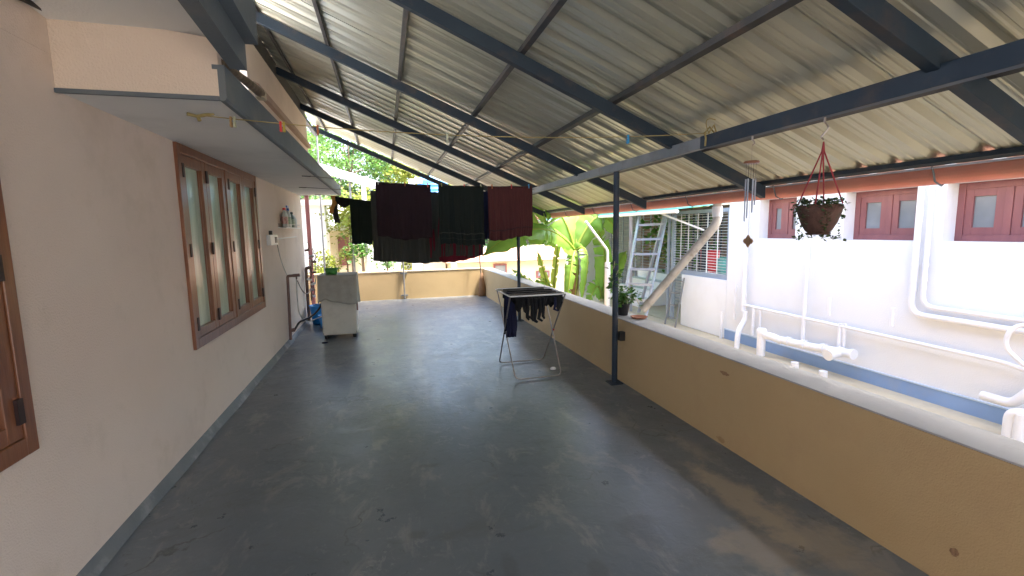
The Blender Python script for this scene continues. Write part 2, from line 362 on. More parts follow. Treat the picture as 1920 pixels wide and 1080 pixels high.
# ------------------------------------------------------------------ own house
house = thing('house', 'beige house wall with brown window along the left of the terrace', 'house', (XW, 3, 0))
hw = MB().box(-6, XW - .12, YB, 10.1, -3.2, 2.66)
WY = [(.14, 2.50), (4.34, 6.70)]
hw.box(XW - .12, XW, YB, 10.1, -3.2, .81).box(XW - .12, XW, YB, 10.1, 2.485, 2.66)
for (q0, q1) in ((YB, WY[0][0]), (WY[0][1], WY[1][0]), (WY[1][1], 10.1)): hw.box(XW - .12, XW, q0, q1, .81, 2.485)
hw.box(-6, XW, YB, 2.99, 2.661, 2.90 + .085 * 2.2)
hw.build('wall', 'wall', house)
MB().box(-6, XW, 3.1, 6.05, 2.66, 2.75).build('roof_slab', 'soffit', house)
MB().box(-6, -1.4, 6.05, 10.3, 2.66, 3.98).build('upper_wall', 'upper_wall', house)
MB().prism([(-1.402, 3.42), (-1.34, 3.42), (-1.34, 3.5), (-1.402, 3.53)], 'Y', 6.3, 10.25).build('ledge', 'stripe', house)
# lower skirting fillet
sk = MB()
random.seed(3)
ys = [YB + i * .2 for i in range(int((10.1 - YB) / .2) + 1)]
prev = None
for i in range(len(ys) - 1):
    a = .055 + .01 * math.sin(i * 1.7) + random.uniform(-.004, .004); b = .055 + .01 * math.sin((i + 1) * 1.7)
    a = .045 + .006 * math.sin(i * .9); b = .045 + .006 * math.sin((i + 1) * .9)
    sk.add([(XW - .002, ys[i], .075), (XW + .012, ys[i], .07), (XW + a, ys[i], .002), (XW - .002, ys[i + 1], .075), (XW + .012, ys[i + 1], .07), (XW + b, ys[i + 1], .002)],
           [(0, 1, 4, 3), (1, 2, 5, 4)], True)
M['skirt'] = mat('skirting_cement', (.125, .14, .15), (.17, .18, .185), 5, .6, bump=.3, bscale=50, dirt=(.42, .42, .40), dscale=2.5, damt=.6)
sk.build('skirting', 'skirt', house)
# sunshade slab
ssb = MB().box(XW - .002, -.815, 3.02, 9.95, 2.49, 2.64).build('sunshade', 'soffit', house)
MB().prism([(-.835, 2.478), (-.812, 2.478), (-.800, 2.49), (-.800, 2.665), (-.86, 2.665), (-.86, 2.642), (-.835, 2.642)], 'Y', 2.98, 9.95).build('sunshade_edge', 'trim', ssb)
MB().box(XW - .001, -.836, 2.972, 2.992, 2.478, 2.500).build('sunshade_edge', 'trim', ssb)
# panel wall closing the space over the sunshade, with the high slab in front of it
MB().hexa([(XW - .002, 2.985, 2.4995), (-.83, 2.985, 2.4995), (-.83, 3.10, 2.4995), (XW - .002, 3.10, 2.4995),
           (XW - .002, 2.985, 2.88), (-.83, 2.985, 2.80), (-.83, 3.10, 2.80), (XW - .002, 3.10, 2.88)]).build('end_panel', 'wall', house)
def hs(x0, x1, z0a, z0b, z1, ya=-3.0, yb=2.99, up=.085):
    """box along Y whose height rises slightly towards the camera"""
    ra = up * (yb - ya)
    return [(x0, ya, z0a + ra), (x1, ya, z0b + ra), (x1, yb, z0b), (x0, yb, z0a), (x0, ya, z1 + ra), (x1, ya, z1 + ra), (x1, yb, z1), (x0, yb, z1)]
MB().hexa(hs(-6, -.77, 2.875, 2.81, 2.93, yb=3.12)).build('high_slab', 'soffit', house)
slab = house.children[-1]
MB().hexa(hs(-.775, -.69, 2.652, 2.645, 2.99)).build('slab_edge', 'trim', slab)
MB().hexa(hs(-.689, -.625, 2.785, 2.785, 2.995)).build('slab_edge', 'trim', slab)
MB().tube(bez((-1.55, 2.55, 2.80), (-1.545, 2.8, 2.85), (-1.55, 3.03, 2.862)), .016, 8).build('black_rod', 'black', house)

# windows of the house: frame > shutters, panes, hinges
def house_window(y0, glass, hinge_side=0):
    y1 = y0 + 2.36; z0, z1 = .81, 2.485; x = XW
    f = MB()
    f.box(x - .05, x + .025, y0, y0 + .065, z0, z1).box(x - .05, x + .025, y1 - .065, y1, z0, z1)
    f.box(x - .05, x + .024, y0 + .065, y1 - .065, z1 - .075, z1).box(x - .05, x + .024, y0 + .065, y1 - .065, z0, z0 + .08)
    ym = (y0 + y1) / 2; f.box(x - .05, x + .024, ym - .035, ym + .035, z0 + .08, z1 - .075)
    fr = f.build('window', 'wood', house, bevel=.004)
    fr['label'] = 'four-light brown window with frosted greenish panes' if glass == 'frost' else 'brown window with dark grey glass nearest the camera'
    # dark backing
    w4 = (2.36 - .13 - .07) / 4
    for k in range(4):
        a = y0 + .065 + k * w4 + (.07 if k > 1 else 0) + .003; b = a + w4 - .006
        s = MB(); za, zb = z0 + .083, z1 - .078; st = .085
        s.box(x - .032, x + .016, a, a + st, za, zb).box(x - .032, x + .016, b - st, b, za, zb)
        s.box(x - .032, x + .015, a + st, b - st, za, za + .075).box(x - .032, x + .015, a + st, b - st, zb - .085, zb)
        # inner bead
        s.box(x - .032, x - .008, a + st, a + st + .01, za + .075, zb - .085).box(x - .032, x - .008, b - st - .01, b - st, za + .075, zb - .085)
        s.build('shutter', 'wood', fr, bevel=.003)
        MB().box(x - .030, x - .022, a + st - .005, b - st + .005, za + .07, zb - .08).build('pane', glass, fr)
        side = a + .014 if k in (0, 2) else b - .014
        if k == 1: side = a + .002
        for zz in (za + .12, (za + zb) / 2 - .02, zb - .13):
            MB().box(x + .012, x + .030, side - .018, side + .018, zz - .055, zz + .055).build('hinge', 'hinge', fr)
house_window(4.34, 'frost')
house_window(.14, 'darkglass')

# ------------------------------------------------------------------ parapets
par = thing('parapet_wall', 'long ochre parapet wall with grey coping along the right side', 'parapet wall', (XP, 4, 0))
MB().box(XP, XP + .26, YB, YF + .2, -3.2, PH - .012).build('wall', 'parapet', par)
random.seed(5)
def coping(x0, x1, y0, y1, n, axis):
    m = MB(); 
    for i in range(n):
        t0, t1 = i / n, (i + 1) / n
        if axis == 'Y':
            m.box(x0 - random.uniform(0, .004), x1, y0 + (y1 - y0) * t0, y0 + (y1 - y0) * t1 - .001, PH - .011, PH + random.uniform(-.002, .002))
        else:
            m.box(x0 + (x1 - x0) * t0, x0 + (x1 - x0) * t1 - .001, y0 - random.uniform(0, .004), y1, PH - .011, PH + random.uniform(-.002, .002))
    return m
coping(XP + .003, XP + .275, YB, YF - .01, 9, 'Y').build('coping', 'coping', par, bevel=.003)
# patches and scars on the parapet plaster
M['scar'] = mat('parapet_scar', (.34, .21, .11), (.27, .16, .09), 20, .9, bump=.6, bscale=80)
M['scar2'] = mat('parapet_stain', (.42, .28, .14), (.38, .25, .12), 20, .9, bump=.6, bscale=80)
def scar(u, v, ry, rz, m, seed, ring=False):
    random.seed(seed); c = W(u, v, 'X', XP); n = 22; o = []; i_ = []
    for k in range(n):
        a = 2 * math.pi * k / n; q = random.uniform(.8, 1.12)
        o.append((XP - .003, c.y + ry * q * math.cos(a), c.z + rz * q * math.sin(a)))
        i_.append((XP - .0035, c.y + ry * q * .62 * math.cos(a), c.z + rz * q * .45 * math.sin(a)))
    if ring: MB().add(o + i_, [(k, (k + 1) % n, n + (k + 1) % n, n + k) for k in range(n)]).build('plaster_scar', m, par)
    else: MB().add(o, [tuple(range(n))]).build('plaster_scar', m, par)
scar(1359, 700, .055, .016, 'scar', 1); scar(1352, 824, .05, .022, 'scar2', 2); scar(1790, 1035, .022, .02, 'scar', 4)

far = thing('parapet_wall', 'low ochre parapet wall closing the far end of the terrace', 'parapet wall', (.4, YF, 0))
MB().box(-2.2, XP - .001, YF, YF + .2, -3.2, PH).build('wall', 'parapet', far)
coping(-2.2, XP - .012, YF - .006, YF + .22, 4, 'X').build('coping', 'coping', far)
far.children[-1].location.z += .012

# ------------------------------------------------------------------ steel canopy
A0, B0 = 3.458, -.4243
def zr(x): return A0 + B0 * x          # underside of the rafters
CY = -3.2
can = thing('roof_canopy', 'sloping metal sheet canopy on dark blue steel rafters over the terrace', 'canopy', (2.45, 4.72, 0))
sl_ang = math.atan(B0)
def slope_box(x0, x1, y0, y1, o0, o1):
    return [(x0, y0, zr(x0) + o0), (x1, y0, zr(x1) + o0), (x1, y1, zr(x1) + o0), (x0, y1, zr(x0) + o0),
            (x0, y0, zr(x0) + o1), (x1, y0, zr(x1) + o1), (x1, y1, zr(x1) + o1), (x0, y1, zr(x0) + o1)]
raf = MB().hexa(slope_box(-1.47, 3.42, -.03, .03, 0, .108)).build('rafter', 'steel', can, bevel=.003)
YR = [1.65, 3.69, 5.75, 7.79, 9.80, 11.85, -.4, -2.45]
raf.location.y = YR[0]
for y in YR[1:]: copy_part(raf, can, (0, y - YR[0], 0))
for x in (-1.2, -.51, .24, 1.09, 1.87, 2.72):
    MB().hexa(slope_box(x - .018, x + .018, CY, 12.2, .109, .149)).build('purlin', 'purlin', can)
MB().hexa(slope_box(3.40, 3.44, CY, 12.2, .118, .149)).build('eave_purlin', 'steel', can)
MB().hexa(slope_box(3.442, 3.448, CY, 12.2, .105, .117)).build('eave_trim', 'alu', can)
for y in (-2.45, -.4, 1.65, 3.69, 5.75): MB().box(-1.455, -1.405, y - .025, y + .025, 2.67 if y > 3 else 2.97, 3.985).build('stub_post', 'steel', can)
MB().box(-1.43, -1.412, CY, 10.3, 4.046, zr(-1.43) + .148).build('flashing', 'purlin', can)
MB().box(-1.475, -1.40, CY, 12.0, 3.985, 4.045).build('wall_plate', 'purlin', can)
MB().box(2.42, 2.48, CY, 3.28, 2.36, 2.455).build('beam', 'steel', can, bevel=.003)
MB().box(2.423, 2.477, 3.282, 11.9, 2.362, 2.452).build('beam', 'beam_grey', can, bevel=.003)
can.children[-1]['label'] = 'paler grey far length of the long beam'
# sheets: trapezoidal ribs running down the slope
def sheet_mesh():
    prof = []; wdt = 1.02; n = 4; p = 1.0 / n
    for k in range(n):
        y = k * p
        prof += [(y, 0), (y + .035, .028), (y + .065, .028), (y + .10, 0), (y + .15, 0), (y + .158, .005), (y + .172, .005), (y + .18, 0), (y + .21, 0), (y + .218, .005), (y + .232, .005), (y + .24, 0)]
    prof += [(1.0, 0), (1.035, .029), (1.065, .029), (1.09, .012)]
    m = MB(); xs = [-1.50 + i * (3.53 + 1.50) / 10 for i in range(11)]
    vs = []; 
    for x in xs:
        for (y, h) in prof: vs.append((x, y, zr(x) + .150 + h + (0 if y < 1.0 else .0012)))
    k = len(prof)
    m.add(vs, [(i * k + j, (i + 1) * k + j, (i + 1) * k + j + 1, i * k + j + 1) for i in range(len(xs) - 1) for j in range(k - 1)])
    return m
sh = sheet_mesh().build('roof_sheet', 'sheet', can, fixn=False)
sh.location.y = -3.05
random.seed(8)
for k in range(1, 15):
    c = copy_part(sh, can, (0, k * 1.0, 0)); c.rotation_euler = (0, R(random.uniform(-.03, .03)), 0)
# posts
def post(y, x=2.45):
    m = MB().tube([(x, y, 0), (x, y, 2.36)], .032, 16)
    o = m.build('post', 'steel', can)
    MB().box(x - .075, x + .075, y - .075, y + .075, 0, .012).build('base_plate', 'steel', o)
    return o
p0 = post(4.72)
MB().box(2.485, 2.545, 4.66, 4.72, .50, .60).build('bracket', 'black', p0)
post(8.67); post(.7)
# gutter with brackets, outlet and downpipe
gm = MB(); n = 10
def gut(x, z, r):
    return [(x + r * math.cos(math.pi + math.pi * k / n), z + r * math.sin(math.pi + math.pi * k / n)) for k in range(n + 1)]
op = [(3.475, 2.105)] + gut(3.54, 2.07, .065) + [(3.605, 2.105)]
vs = []; 
for y in (CY, 12.25):
    for (a, b) in op: vs.append((a, y, b))
k = len(op)
gm.add(vs, [(j, j + 1, k + j + 1, k + j) for j in range(k - 1)], False)
gm.build('gutter', 'gutter', can, solid=.004)
for y in [1.0 + 1.3 * i for i in range(-3, 9)]:
    MB().tube([(3.44, y, 2.12), (3.462, y, 2.07), (3.48, y, 2.02), (3.54, y, 1.994), (3.60, y, 2.03)], .006, 6).build('gutter_bracket', 'trim', can)
pa = W(1347, 392, 'X', 3.54); pb = Vector((2.86, 4.83, .80))
path = rounded([(3.54, pa.y + .02, 2.0), (3.54, pa.y, 1.80), pb], .16, 8)
MB().tube(path, .047, 16).build('downpipe', 'pvc_grey', can)
MB().tube([(3.54, pa.y + .02, 1.97), (3.54, pa.y + .012, 1.86)], .054, 16).build('pipe_socket', 'pvc', can)

# ------------------------------------------------------------------ things under the canopy
# timber lying on the sunshade
t = thing('old_timber', 'dark weathered timber lying on top of the sunshade slab', 'timber', (-.80, 3.2, 2.67))
MB().tube([(-.83, 3.05, 2.70), (-.79, 3.4, 2.70), (-.765, 3.62, 2.695)], [.018, .026, .03], 8).build('pole', 'wood_old', t)
MB().box(-.80, -.745, 3.60, 3.70, 2.666, 2.72).build('block', 'ledge', t, bevel=.004)

# rope with pegs
ra = Vector((-1.068, 3.352, 2.478)); rb = Vector((2.45, 3.21, 2.47))
rope = thing('clothesline_rope', 'thin yellowish rope stretched from the sunshade to the steel beam', 'rope', ra)
MB().tube(sag(ra, rb, .075, 20), .0032, 6).build('rope', 'rope', rope)
MB().tube([ra + Vector((-.05, -.02, -.0)), ra + Vector((0, 0, -.008)), ra + Vector((.09, .0, .012))], .010, 6).tube([ra + Vector((0, 0, 0)), ra + Vector((.01, 0, -.035))], .011, 6).build('knot', 'rope', rope)
MB().tube([(2.415, 3.21, 2.37), (2.412, 3.2, 2.43), (2.415, 3.22, 2.47), (2.45, 3.21, 2.515), (2.486, 3.2, 2.47), (2.488, 3.21, 2.40)], .008, 6)\
    .tube([(2.412, 3.17, 2.46), (2.45, 3.16, 2.52), (2.488, 3.17, 2.45)], .007, 6)\
    .tube(bez((2.44, 3.2, 2.46), (2.36, 3.2, 2.60), (2.47, 3.17, 2.56), 8), .004, 6).build('knot', 'rope', rope)
def on_rope(u, v=250): return W(u, v, 'Y', 3.29)
def peg(u, m, label, group='clothes pegs on the yellow rope'):
    x = on_rope(u).x; tt = (x - ra.x) / (rb.x - ra.x); p = ra.lerp(rb, tt) - Vector((0, 0, 4 * .075 * tt * (1 - tt)))
    o = thing('clothes_peg', label, 'clothes peg', p, group)
    mb = MB()
    mb.hexa([(p.x - .006, p.y - .008, p.z + .012), (p.x + .006, p.y - .008, p.z + .012), (p.x + .006, p.y - .001, p.z + .012), (p.x - .006, p.y - .001, p.z + .012),
             (p.x - .006, p.y - .013, p.z - .05), (p.x + .006, p.y - .013, p.z - .05), (p.x + .006, p.y - .006, p.z - .05), (p.x - .006, p.y - .006, p.z - .05)]).build('jaw', m, o)
    mb = MB()
    mb.hexa([(p.x - .006, p.y + .001, p.z + .012), (p.x + .006, p.y + .001, p.z + .012), (p.x + .006, p.y + .008, p.z + .012), (p.x - .006, p.y + .008, p.z + .012),
             (p.x - .006, p.y + .006, p.z - .05), (p.x + .006, p.y + .006, p.z - .05), (p.x + .006, p.y + .013, p.z - .05), (p.x - .006, p.y + .013, p.z - .05)]).build('jaw', m, o)
    MB().tube([(p.x - .009, p.y, p.z - .014), (p.x + .009, p.y, p.z - .014)], .005, 8).build('spring', 'alu', o)
M['peg_tan'] = mat('tan_peg', (.35, .22, .1), None, 9, .7); M['peg_orange'] = mat('orange_peg', (.38, .11, .03), None, 9, .6)
M['peg_blue'] = mat('blue_peg', (.02, .25, .5), None, 9, .5); M['peg_pale'] = mat('pale_green_peg', (.4, .42, .3), None, 9, .6)
M['peg_yellow'] = mat('yellow_peg', (.4, .33, .06), None, 9, .6)
peg(430, 'peg_tan', 'tan peg on the rope nearest its knot under the sunshade')
peg(437, 'peg_pale', 'pale peg clipped right beside the tan peg on the rope')
peg(525, 'red_pl', 'red peg on the rope over the sunshade edge')
peg(531, 'peg_yellow', 'yellow peg clipped close behind the red peg')
peg(595, 'peg_orange', 'orange-brown peg on the rope against the green trees')
peg(838, 'peg_pale', 'pale green peg midway along the rope under the roof sheets')
peg(1171, 'peg_blue', 'bright blue peg on the rope near the steel beam')

# wires with laundry
wires = [((-.905, 6.62, 2.486), (2.45, 7.25, 2.45), .055), ((-1.198, 8.213, 2.486), (2.45, 7.55, 2.42), .06), ((-1.152, 9.64, 2.486), (2.45, 8.67, 2.33), .13)]
wl = ['front clothes wire from the sunshade carrying the maroon and green cloths', 'middle clothes wire carrying the grey sheet and crimson cloth', 'rear clothes wire sagging low with the small black-green towel']
for (a, b, s), l in zip(wires, wl):
    m = MB().tube(sag(a, b, s, 20), .0035, 6).tube([Vector(a) + Vector((-.09, -.0, .0)), Vector(a) + Vector((0, 0, -.004)), Vector(a) + Vector((.02, 0, .0))], .006, 6)
    tag(m.build('clothes_wire', 'wire'), l, 'clothes wire', 'wires strung across the terrace')
def wire_at(i, x):
    a, b, s = wires[i]; t = (x - a[0]) / (b[0] - a[0]); p = Vector(a).lerp(Vector(b), t); p.z -= 4 * s * t * (1 - t); return p
def hang(name, i, x0, x1, zl, zr_, back, m, label, cat, fold=.02, nf=5, seed=0, group='laundry on the clothes wires', stripes=None, bow=0.0, flare=0.0, parent_mat=None):
    """cloth folded over wire i from x0 to x1; front flap down to zl..zr_, back flap shorter"""
    random.seed(seed); ph = [random.uniform(0, 6.28) for _ in range(6)]
    c = wire_at(i, (x0 + x1) / 2)
    o = None
    def fn(u, v):
        x = x0 + (x1 - x0) * u; p = wire_at(i, x)
        # v 0..1 : front bottom -> wire -> back bottom
        s = v * 1.0
        pegs = max(2, int((x1 - x0) / .28)); topz = p.z + .006 - .012 * abs(math.sin(math.pi * u * pegs))
        bot = zl + (zr_ - zl) * u - bow * math.sin(math.pi * u) + .010 * math.sin(u * 9 + ph[5]) + .006 * math.sin(u * 31 + ph[2])
        uu = u + .05 * math.sin(u * 7 + ph[4]) + .02 * math.sin(s * 5 + ph[3])
        w1 = (.6 + .6 * math.sin(u * 3.3 + ph[5])) * math.sin(uu * nf * 6.283 + ph[0]) + .5 * math.sin(uu * nf * 2.3 * 6.283 + ph[1]) + .35 * math.sin(u * nf * 4.1 * 6.283 + ph[3])
        if s <= .6:
            k = 1 - s / .6; z = topz - (topz - bot) * k
            y = p.y - .006 - fold * w1 * (k ** .6) - .008 * k + .01 * math.sin(5 * z + ph[2])
            xx = x + flare * (u - .5) * k + .006 * math.sin(z * 14 + ph[4]) * k
        else:
            k = (s - .6) / .4; z = topz - (topz - bot) * back * k
            y = p.y + .006 + fold * w1 * .7 * (k ** .6) + .008 * k
            xx = x + flare * (u - .5) * k
        return (xx, y, z)
    ob = MB().grid(fn, 64, 40).build(name, m, solid=.003, fixn=False)
    tag(ob, label, cat, group)
    for (k0, k1, sm) in (stripes or []):
        def gn(u, v):
            k = k0 + (k1 - k0) * v; q = fn(u, .6 * (1 - k)); return (q[0], q[1] - .004, q[2])
        MB().grid(gn, 48, 1).build('woven_stripe', sm, ob, solid=.002, fixn=False)
    return ob
hang('towel', 2, -.62, -.235, 1.545, 1.535, .85, 'black_green', 'small black-green towel hanging left of the grey sheet', 'towel', .008, 2, 1)
hang('bed_sheet', 1, -.20, .92, 1.30, 1.25, .6, 'sheet_grey', 'large grey sheet hanging behind the maroon cloth', 'sheet', .02, 5, 2, bow=.03)
hang('cloth', 0, -.10, .66, 1.70, 1.66, .9, 'towel_maroon', 'wide near-black maroon cloth in front of the grey sheet', 'cloth', .012, 3, 3, bow=.03)
hang('cloth', 1, .70, 1.52, 1.32, 1.36, .5, 'crimson', 'crimson cloth showing below and between the dark towels', 'cloth', .012, 3, 4, bow=.10)
hang('towel', 0, .77, 1.46, 1.57, 1.53, .8, 'towel_green', 'dark green towel in front with faint stripes near its hem', 'towel', .014, 4, 5, stripes=[(.80, .815, 'sheet_grey'), (.90, .905, 'sheet_grey')])
hang('bed_sheet', 1, .80, 1.56, 1.345, 1.335, .9, 'sheet_grey', 'greenish grey sheet hanging behind the dark green towel', 'sheet', .015, 5, 6)
hang('cloth', 1, 1.55, 1.72, 1.62, 1.60, .8, 'navy', 'narrow navy cloth between the green and the brown-maroon towels', 'cloth', .01, 2, 7)
hang('towel', 0, 1.53, 2.28, 1.585, 1.665, .85, 'towel_brown', 'brown-maroon towel nearest the steel beam, its hem tilted', 'towel', .016, 6, 8, stripes=[(.80, .83, 'yellow_line')], flare=-.02)
lp = {'peg_blue': 'blue', 'red_pl': 'red', 'peg_pale': 'pale green', 'peg_orange': 'orange', 'peg_yellow': 'yellow'}
for (i, x, mk, where) in ((0, -.06, 'peg_pale', 'at the left corner of the maroon cloth'), (0, .30, 'peg_orange', 'on the middle of the maroon cloth'), (0, .62, 'red_pl', 'at the right corner of the maroon cloth'),
                   (0, .82, 'peg_yellow', 'at the left corner of the dark green towel'), (0, 1.16, 'red_pl', 'on the middle of the dark green towel'), (0, 1.42, 'peg_pale', 'at the right corner of the dark green towel'),
                   (0, 1.60, 'peg_orange', 'at the left corner of the brown-maroon towel'), (0, 1.92, 'red_pl', 'on the middle of the brown-maroon towel'), (0, 2.22, 'peg_blue', 'at the right corner of the brown-maroon towel')):
    p = wire_at(i, x); o = thing('clothes_peg', lp[mk] + ' peg ' + where, 'clothes peg', p, 'pegs holding the laundry')
    for sg in (-1, 1):
        MB().hexa([(p.x - .006, p.y + sg * .006, p.z - .035), (p.x + .006, p.y + sg * .006, p.z - .035), (p.x + .006, p.y + sg * .016, p.z - .035), (p.x - .006, p.y + sg * .016, p.z - .035),
                   (p.x - .006, p.y + sg * .009, p.z + .03), (p.x + .006, p.y + sg * .009, p.z + .03), (p.x + .006, p.y + sg * .017, p.z + .03), (p.x - .006, p.y + sg * .017, p.z + .03)]).build('jaw', mk, o)
# small laundry near the sunshade end
p = wire_at(2, -.95)
o = thing('hanging_sock', 'orange and grey cloth strip hanging at the left of the wires', 'cloth', p, 'laundry on the clothes wires')
def strip(u, v): return (-.97 + .10 * u + .03 * math.sin(v * 5), p.y - .01 + .02 * math.sin(u * 6 + v * 3), p.z + .01 - .33 * v)
MB().grid(strip, 8, 12).build('orange_half', 'orange_cloth', o, solid=.006, fixn=False)
def strip2(u, v): return (-.93 + .10 * u + .02 * math.sin(v * 5 + 2), p.y + .01 + .02 * math.sin(u * 6 + v * 3), p.z + .0 - .50 * v)
MB().grid(strip2, 8, 12).build('grey_half', 'sheet_grey', o, solid=.006, fixn=False)
def bra(u, v):
    x = -.88 + .30 * u; q = wire_at(2, x); d = .03 + .16 * math.sin(math.pi * min(1, max(0, .12 + u * .8)))
    return (x, q.y - .01 + .03 * math.sin(u * 9) * v, q.z + .006 - d * v)
tag(MB().grid(bra, 16, 8).build('garment', 'black_cloth', solid=.01, fixn=False), 'small black garment sagging in a curve on the rear wire', 'garment', 'laundry on the clothes wires')

# clothes airer
ax0, ax1, yn, yf, zt = 1.37, 1.98, 5.12, 5.86, 1.0
air = thing('clothes_airer', 'folding metal clothes airer standing on the terrace floor', 'clothes airer', ((ax0 + ax1) / 2, 5.5, 0))
def leg(y0, y1, inset):
    pts = [(ax0 + inset - .03, y1, zt), (ax0 + inset, y0, .02), (ax1 - inset, y0, .02), (ax1 - inset + .03, y1, zt)]
    pts = rounded(pts, .07, 6)
    return MB().tube(pts, .0085, 10)
leg(yn, yf, .02).build('leg_frame', 'chrome', air); leg(yf, yn, .0).build('leg_frame', 'chrome', air)
MB().tube(rounded([(ax0 - .03, yn, zt), (ax1 + .03, yn, zt), (ax1 + .03, yf, zt), (ax0 - .03, yf, zt), (ax0 - .03, yn, zt)], .03, 4), .009, 8).build('top_frame', 'white_pl', air)
for k in range(9):
    y = yn + .06 + k * (yf - yn - .12) / 8
    MB().tube([(ax0 - .03, y, zt), (ax1 + .03, y, zt)], .003, 6).build('rail', 'chrome', air)
for x in (ax0 - .012, ax1 + .012):
    MB().tube([(x - .01, 5.49, .50), (x + .01, 5.49, .50)], .014, 10).build('hinge', 'red_pl' if x > 1.6 else 'black', air)
# clothes on the airer
GA = 'dark clothes drying on the airer'
def drape(name, x0, x1, y, zf, zb, m, label, cat, seed=0, wob=.012, yo=.03, jag=.0):
    random.seed(seed); ph = [random.uniform(0, 6.28) for _ in range(5)]
    def fn(u, v):
        x = x0 + (x1 - x0) * u
        w = wob * (math.sin(u * 19 + ph[0]) + .6 * math.sin(u * 41 + ph[1]))
        j = jag * (.5 + .5 * math.sin(u * 13 + ph[2])) + jag * .5 * math.sin(u * 37 + ph[3])
        if v < .5:
            k = 1 - v * 2; return (x + .01 * math.sin(v * 20 + ph[4]) * k, y - yo * min(1, k * 3 + .1) + w * k, zt + .008 - (zt - zf - j) * k)
        k = (v - .5) * 2; return (x, y + yo * min(1, k * 3 + .1) + w * k, zt + .008 - (zt - zb - j) * k)
    return tag(MB().grid(fn, 40, 24).build(name, m, solid=.004, fixn=False), label, cat, GA)
drape('garment', 1.42, 1.99, 5.17, .86, .8, 'black_cloth', 'wide black garment over the near rail of the airer', 'garment', 1, jag=.06)
drape('garment', 1.40, 1.98, 5.36, .84, .85, 'black_cloth', 'black garment folded over the second row of the airer', 'garment', 2, jag=.05)
drape('garment', 1.42, 2.0, 5.56, .83, .8, 'black_cloth', 'black garment over the middle rails of the airer', 'garment', 3, jag=.05)
drape('garment', 1.42, 1.96, 5.76, .85, .82, 'black_green', 'blackish green garment over the far rails of the airer', 'garment', 4, jag=.05)
drape('trousers', 1.345, 1.475, 5.40, .47, .52, 'navy', 'long navy trousers hanging at the left end of the airer', 'trousers', 5, .01, .06)
random.seed(21)
def sock(x, y, L_, w, label, m='black_cloth'):
    pts = [(x, y, zt - .03), (x + random.uniform(-.01, .01), y - .01, zt - L_ * .6), (x + random.uniform(-.02, .02), y - .01, zt - L_ * .9), (x + random.uniform(.0, .03), y - .03, zt - L_)]
    o = MB(); o.tube(pts, [w * .8, w, w * .95, w * .6], 8)
    tag(o.build('sock', m), label, 'sock', GA)
for i, (x, y, L_, w) in enumerate([(1.50, 5.11, .19, .020), (1.545, 5.105, .25, .022), (1.59, 5.11, .29, .022), (1.64, 5.105, .31, .024), (1.69, 5.11, .30, .022), (1.735, 5.105, .27, .02), (1.56, 5.23, .30, .02), (1.66, 5.23, .33, .02), (1.88, 5.11, .19, .018)]):
    sock(x, y, L_, w, ['short sock at the left of the black cluster under the airer', 'second sock from the left in the cluster under the airer', 'third sock from the left in the cluster under the airer', 'longest front sock in the cluster under the airer', 'fifth sock from the left in the front cluster of the airer', 'rightmost sock of the black cluster under the airer', 'left one of two socks in the second row of the airer', 'right one of two socks in the second row of the airer', 'lone bluish sock near the right end of the airer'][i], 'navy' if i == 8 else 'black_cloth')

# washing machine, cover, tub
wx0, wx1, wy0, wy1 = -1.09, -.52, 8.2, 8.78
wm = thing('washing_machine', 'cream washing machine half covered by a grey cloth', 'washing machine', ((wx0 + wx1) / 2, 8.5, 0))
MB().box(wx0 + .01, wx1 - .01, wy0 + .01, wy1, .06, 1.0).build('body', 'washer', wm, bevel=.02)
for (x, y) in ((wx0 + .06, wy0 + .07), (wx1 - .06, wy0 + .07), (wx0 + .06, wy1 - .07), (wx1 - .06, wy1 - .07)):
    MB().lathe((x, y, 0), [(0, 0), (.03, 0), (.032, .05), (.02, .062), (0, .062)], 14).build('foot', 'black', wm)
MB().box(wx0 + .02, wx1 - .02, wy0 + .012, wy0 + .03, .075, .11).build('kick_strip', 'black', wm)
MB().box(wx0 + .012, wx1 - .012, wy0 + .012, wy1 - .002, 1.0, 1.045).build('lid', 'white_pl', wm, bevel=.012)
MB().box(wx1 - .012, wx1 + .014, wy0 + .12, wy0 + .17, .44, .58).build('handle', 'pvc_brown', wm, bevel=.004)
def cov():
    m = MB(); random.seed(4)
    # loop round the machine, height levels
    per = []
    x0, x1, y0, y1 = wx0 - .012, wx1 + .012, wy0 - .012, wy1 + .012
    def ring(t):
        P = [(x0, y0), (x1, y0), (x1, y1), (x0, y1)]
        t = (t % 1) * 4; i = int(t) % 4; f = t - int(t); a = P[i]; b = P[(i + 1) % 4]; return Vector((a[0] + (b[0] - a[0]) * f, a[1] + (b[1] - a[1]) * f, 0))
    c = Vector(((x0 + x1) / 2, (y0 + y1) / 2, 0)); n = 160; lv = 14
    vs = []
    for j in range(lv + 1):
        for i in range(n):
            q = ring(i / n); t = i / n * 4
            hem = .585 + .035 * math.sin(t * 2.2 + 1) + .05 * math.exp(-((t - .18) / .12) ** 2) - .03 * math.exp(-((t - .75) / .2) ** 2) + (.12 if 1 < t < 1.5 else 0) * .2
            k = j / lv; z = 1.062 - (1.062 - hem) * k
            d = (q - c).normalized(); f = .008 * math.sin(t * 9 + .6 * math.sin(t * 3)) + .006 * math.sin(t * 23 + 1) + .006 * math.sin(t * 15 + k * 2)
            q = q + d * (.004 + (f + .010) * k)
            vs.append((q.x, q.y, z + .001 * math.sin(i)))
    fs = [(j * n + i, j * n + (i + 1) % n, (j + 1) * n + (i + 1) % n, (j + 1) * n + i) for j in range(lv) for i in range(n)]
    m.add(vs, fs, True)
    top = [(c.x, c.y, 1.060)]; tv = [vs[i] for i in range(n)]
    m.add(tv + top, [(i, (i + 1) % n, n) for i in range(n)], False)
    return m
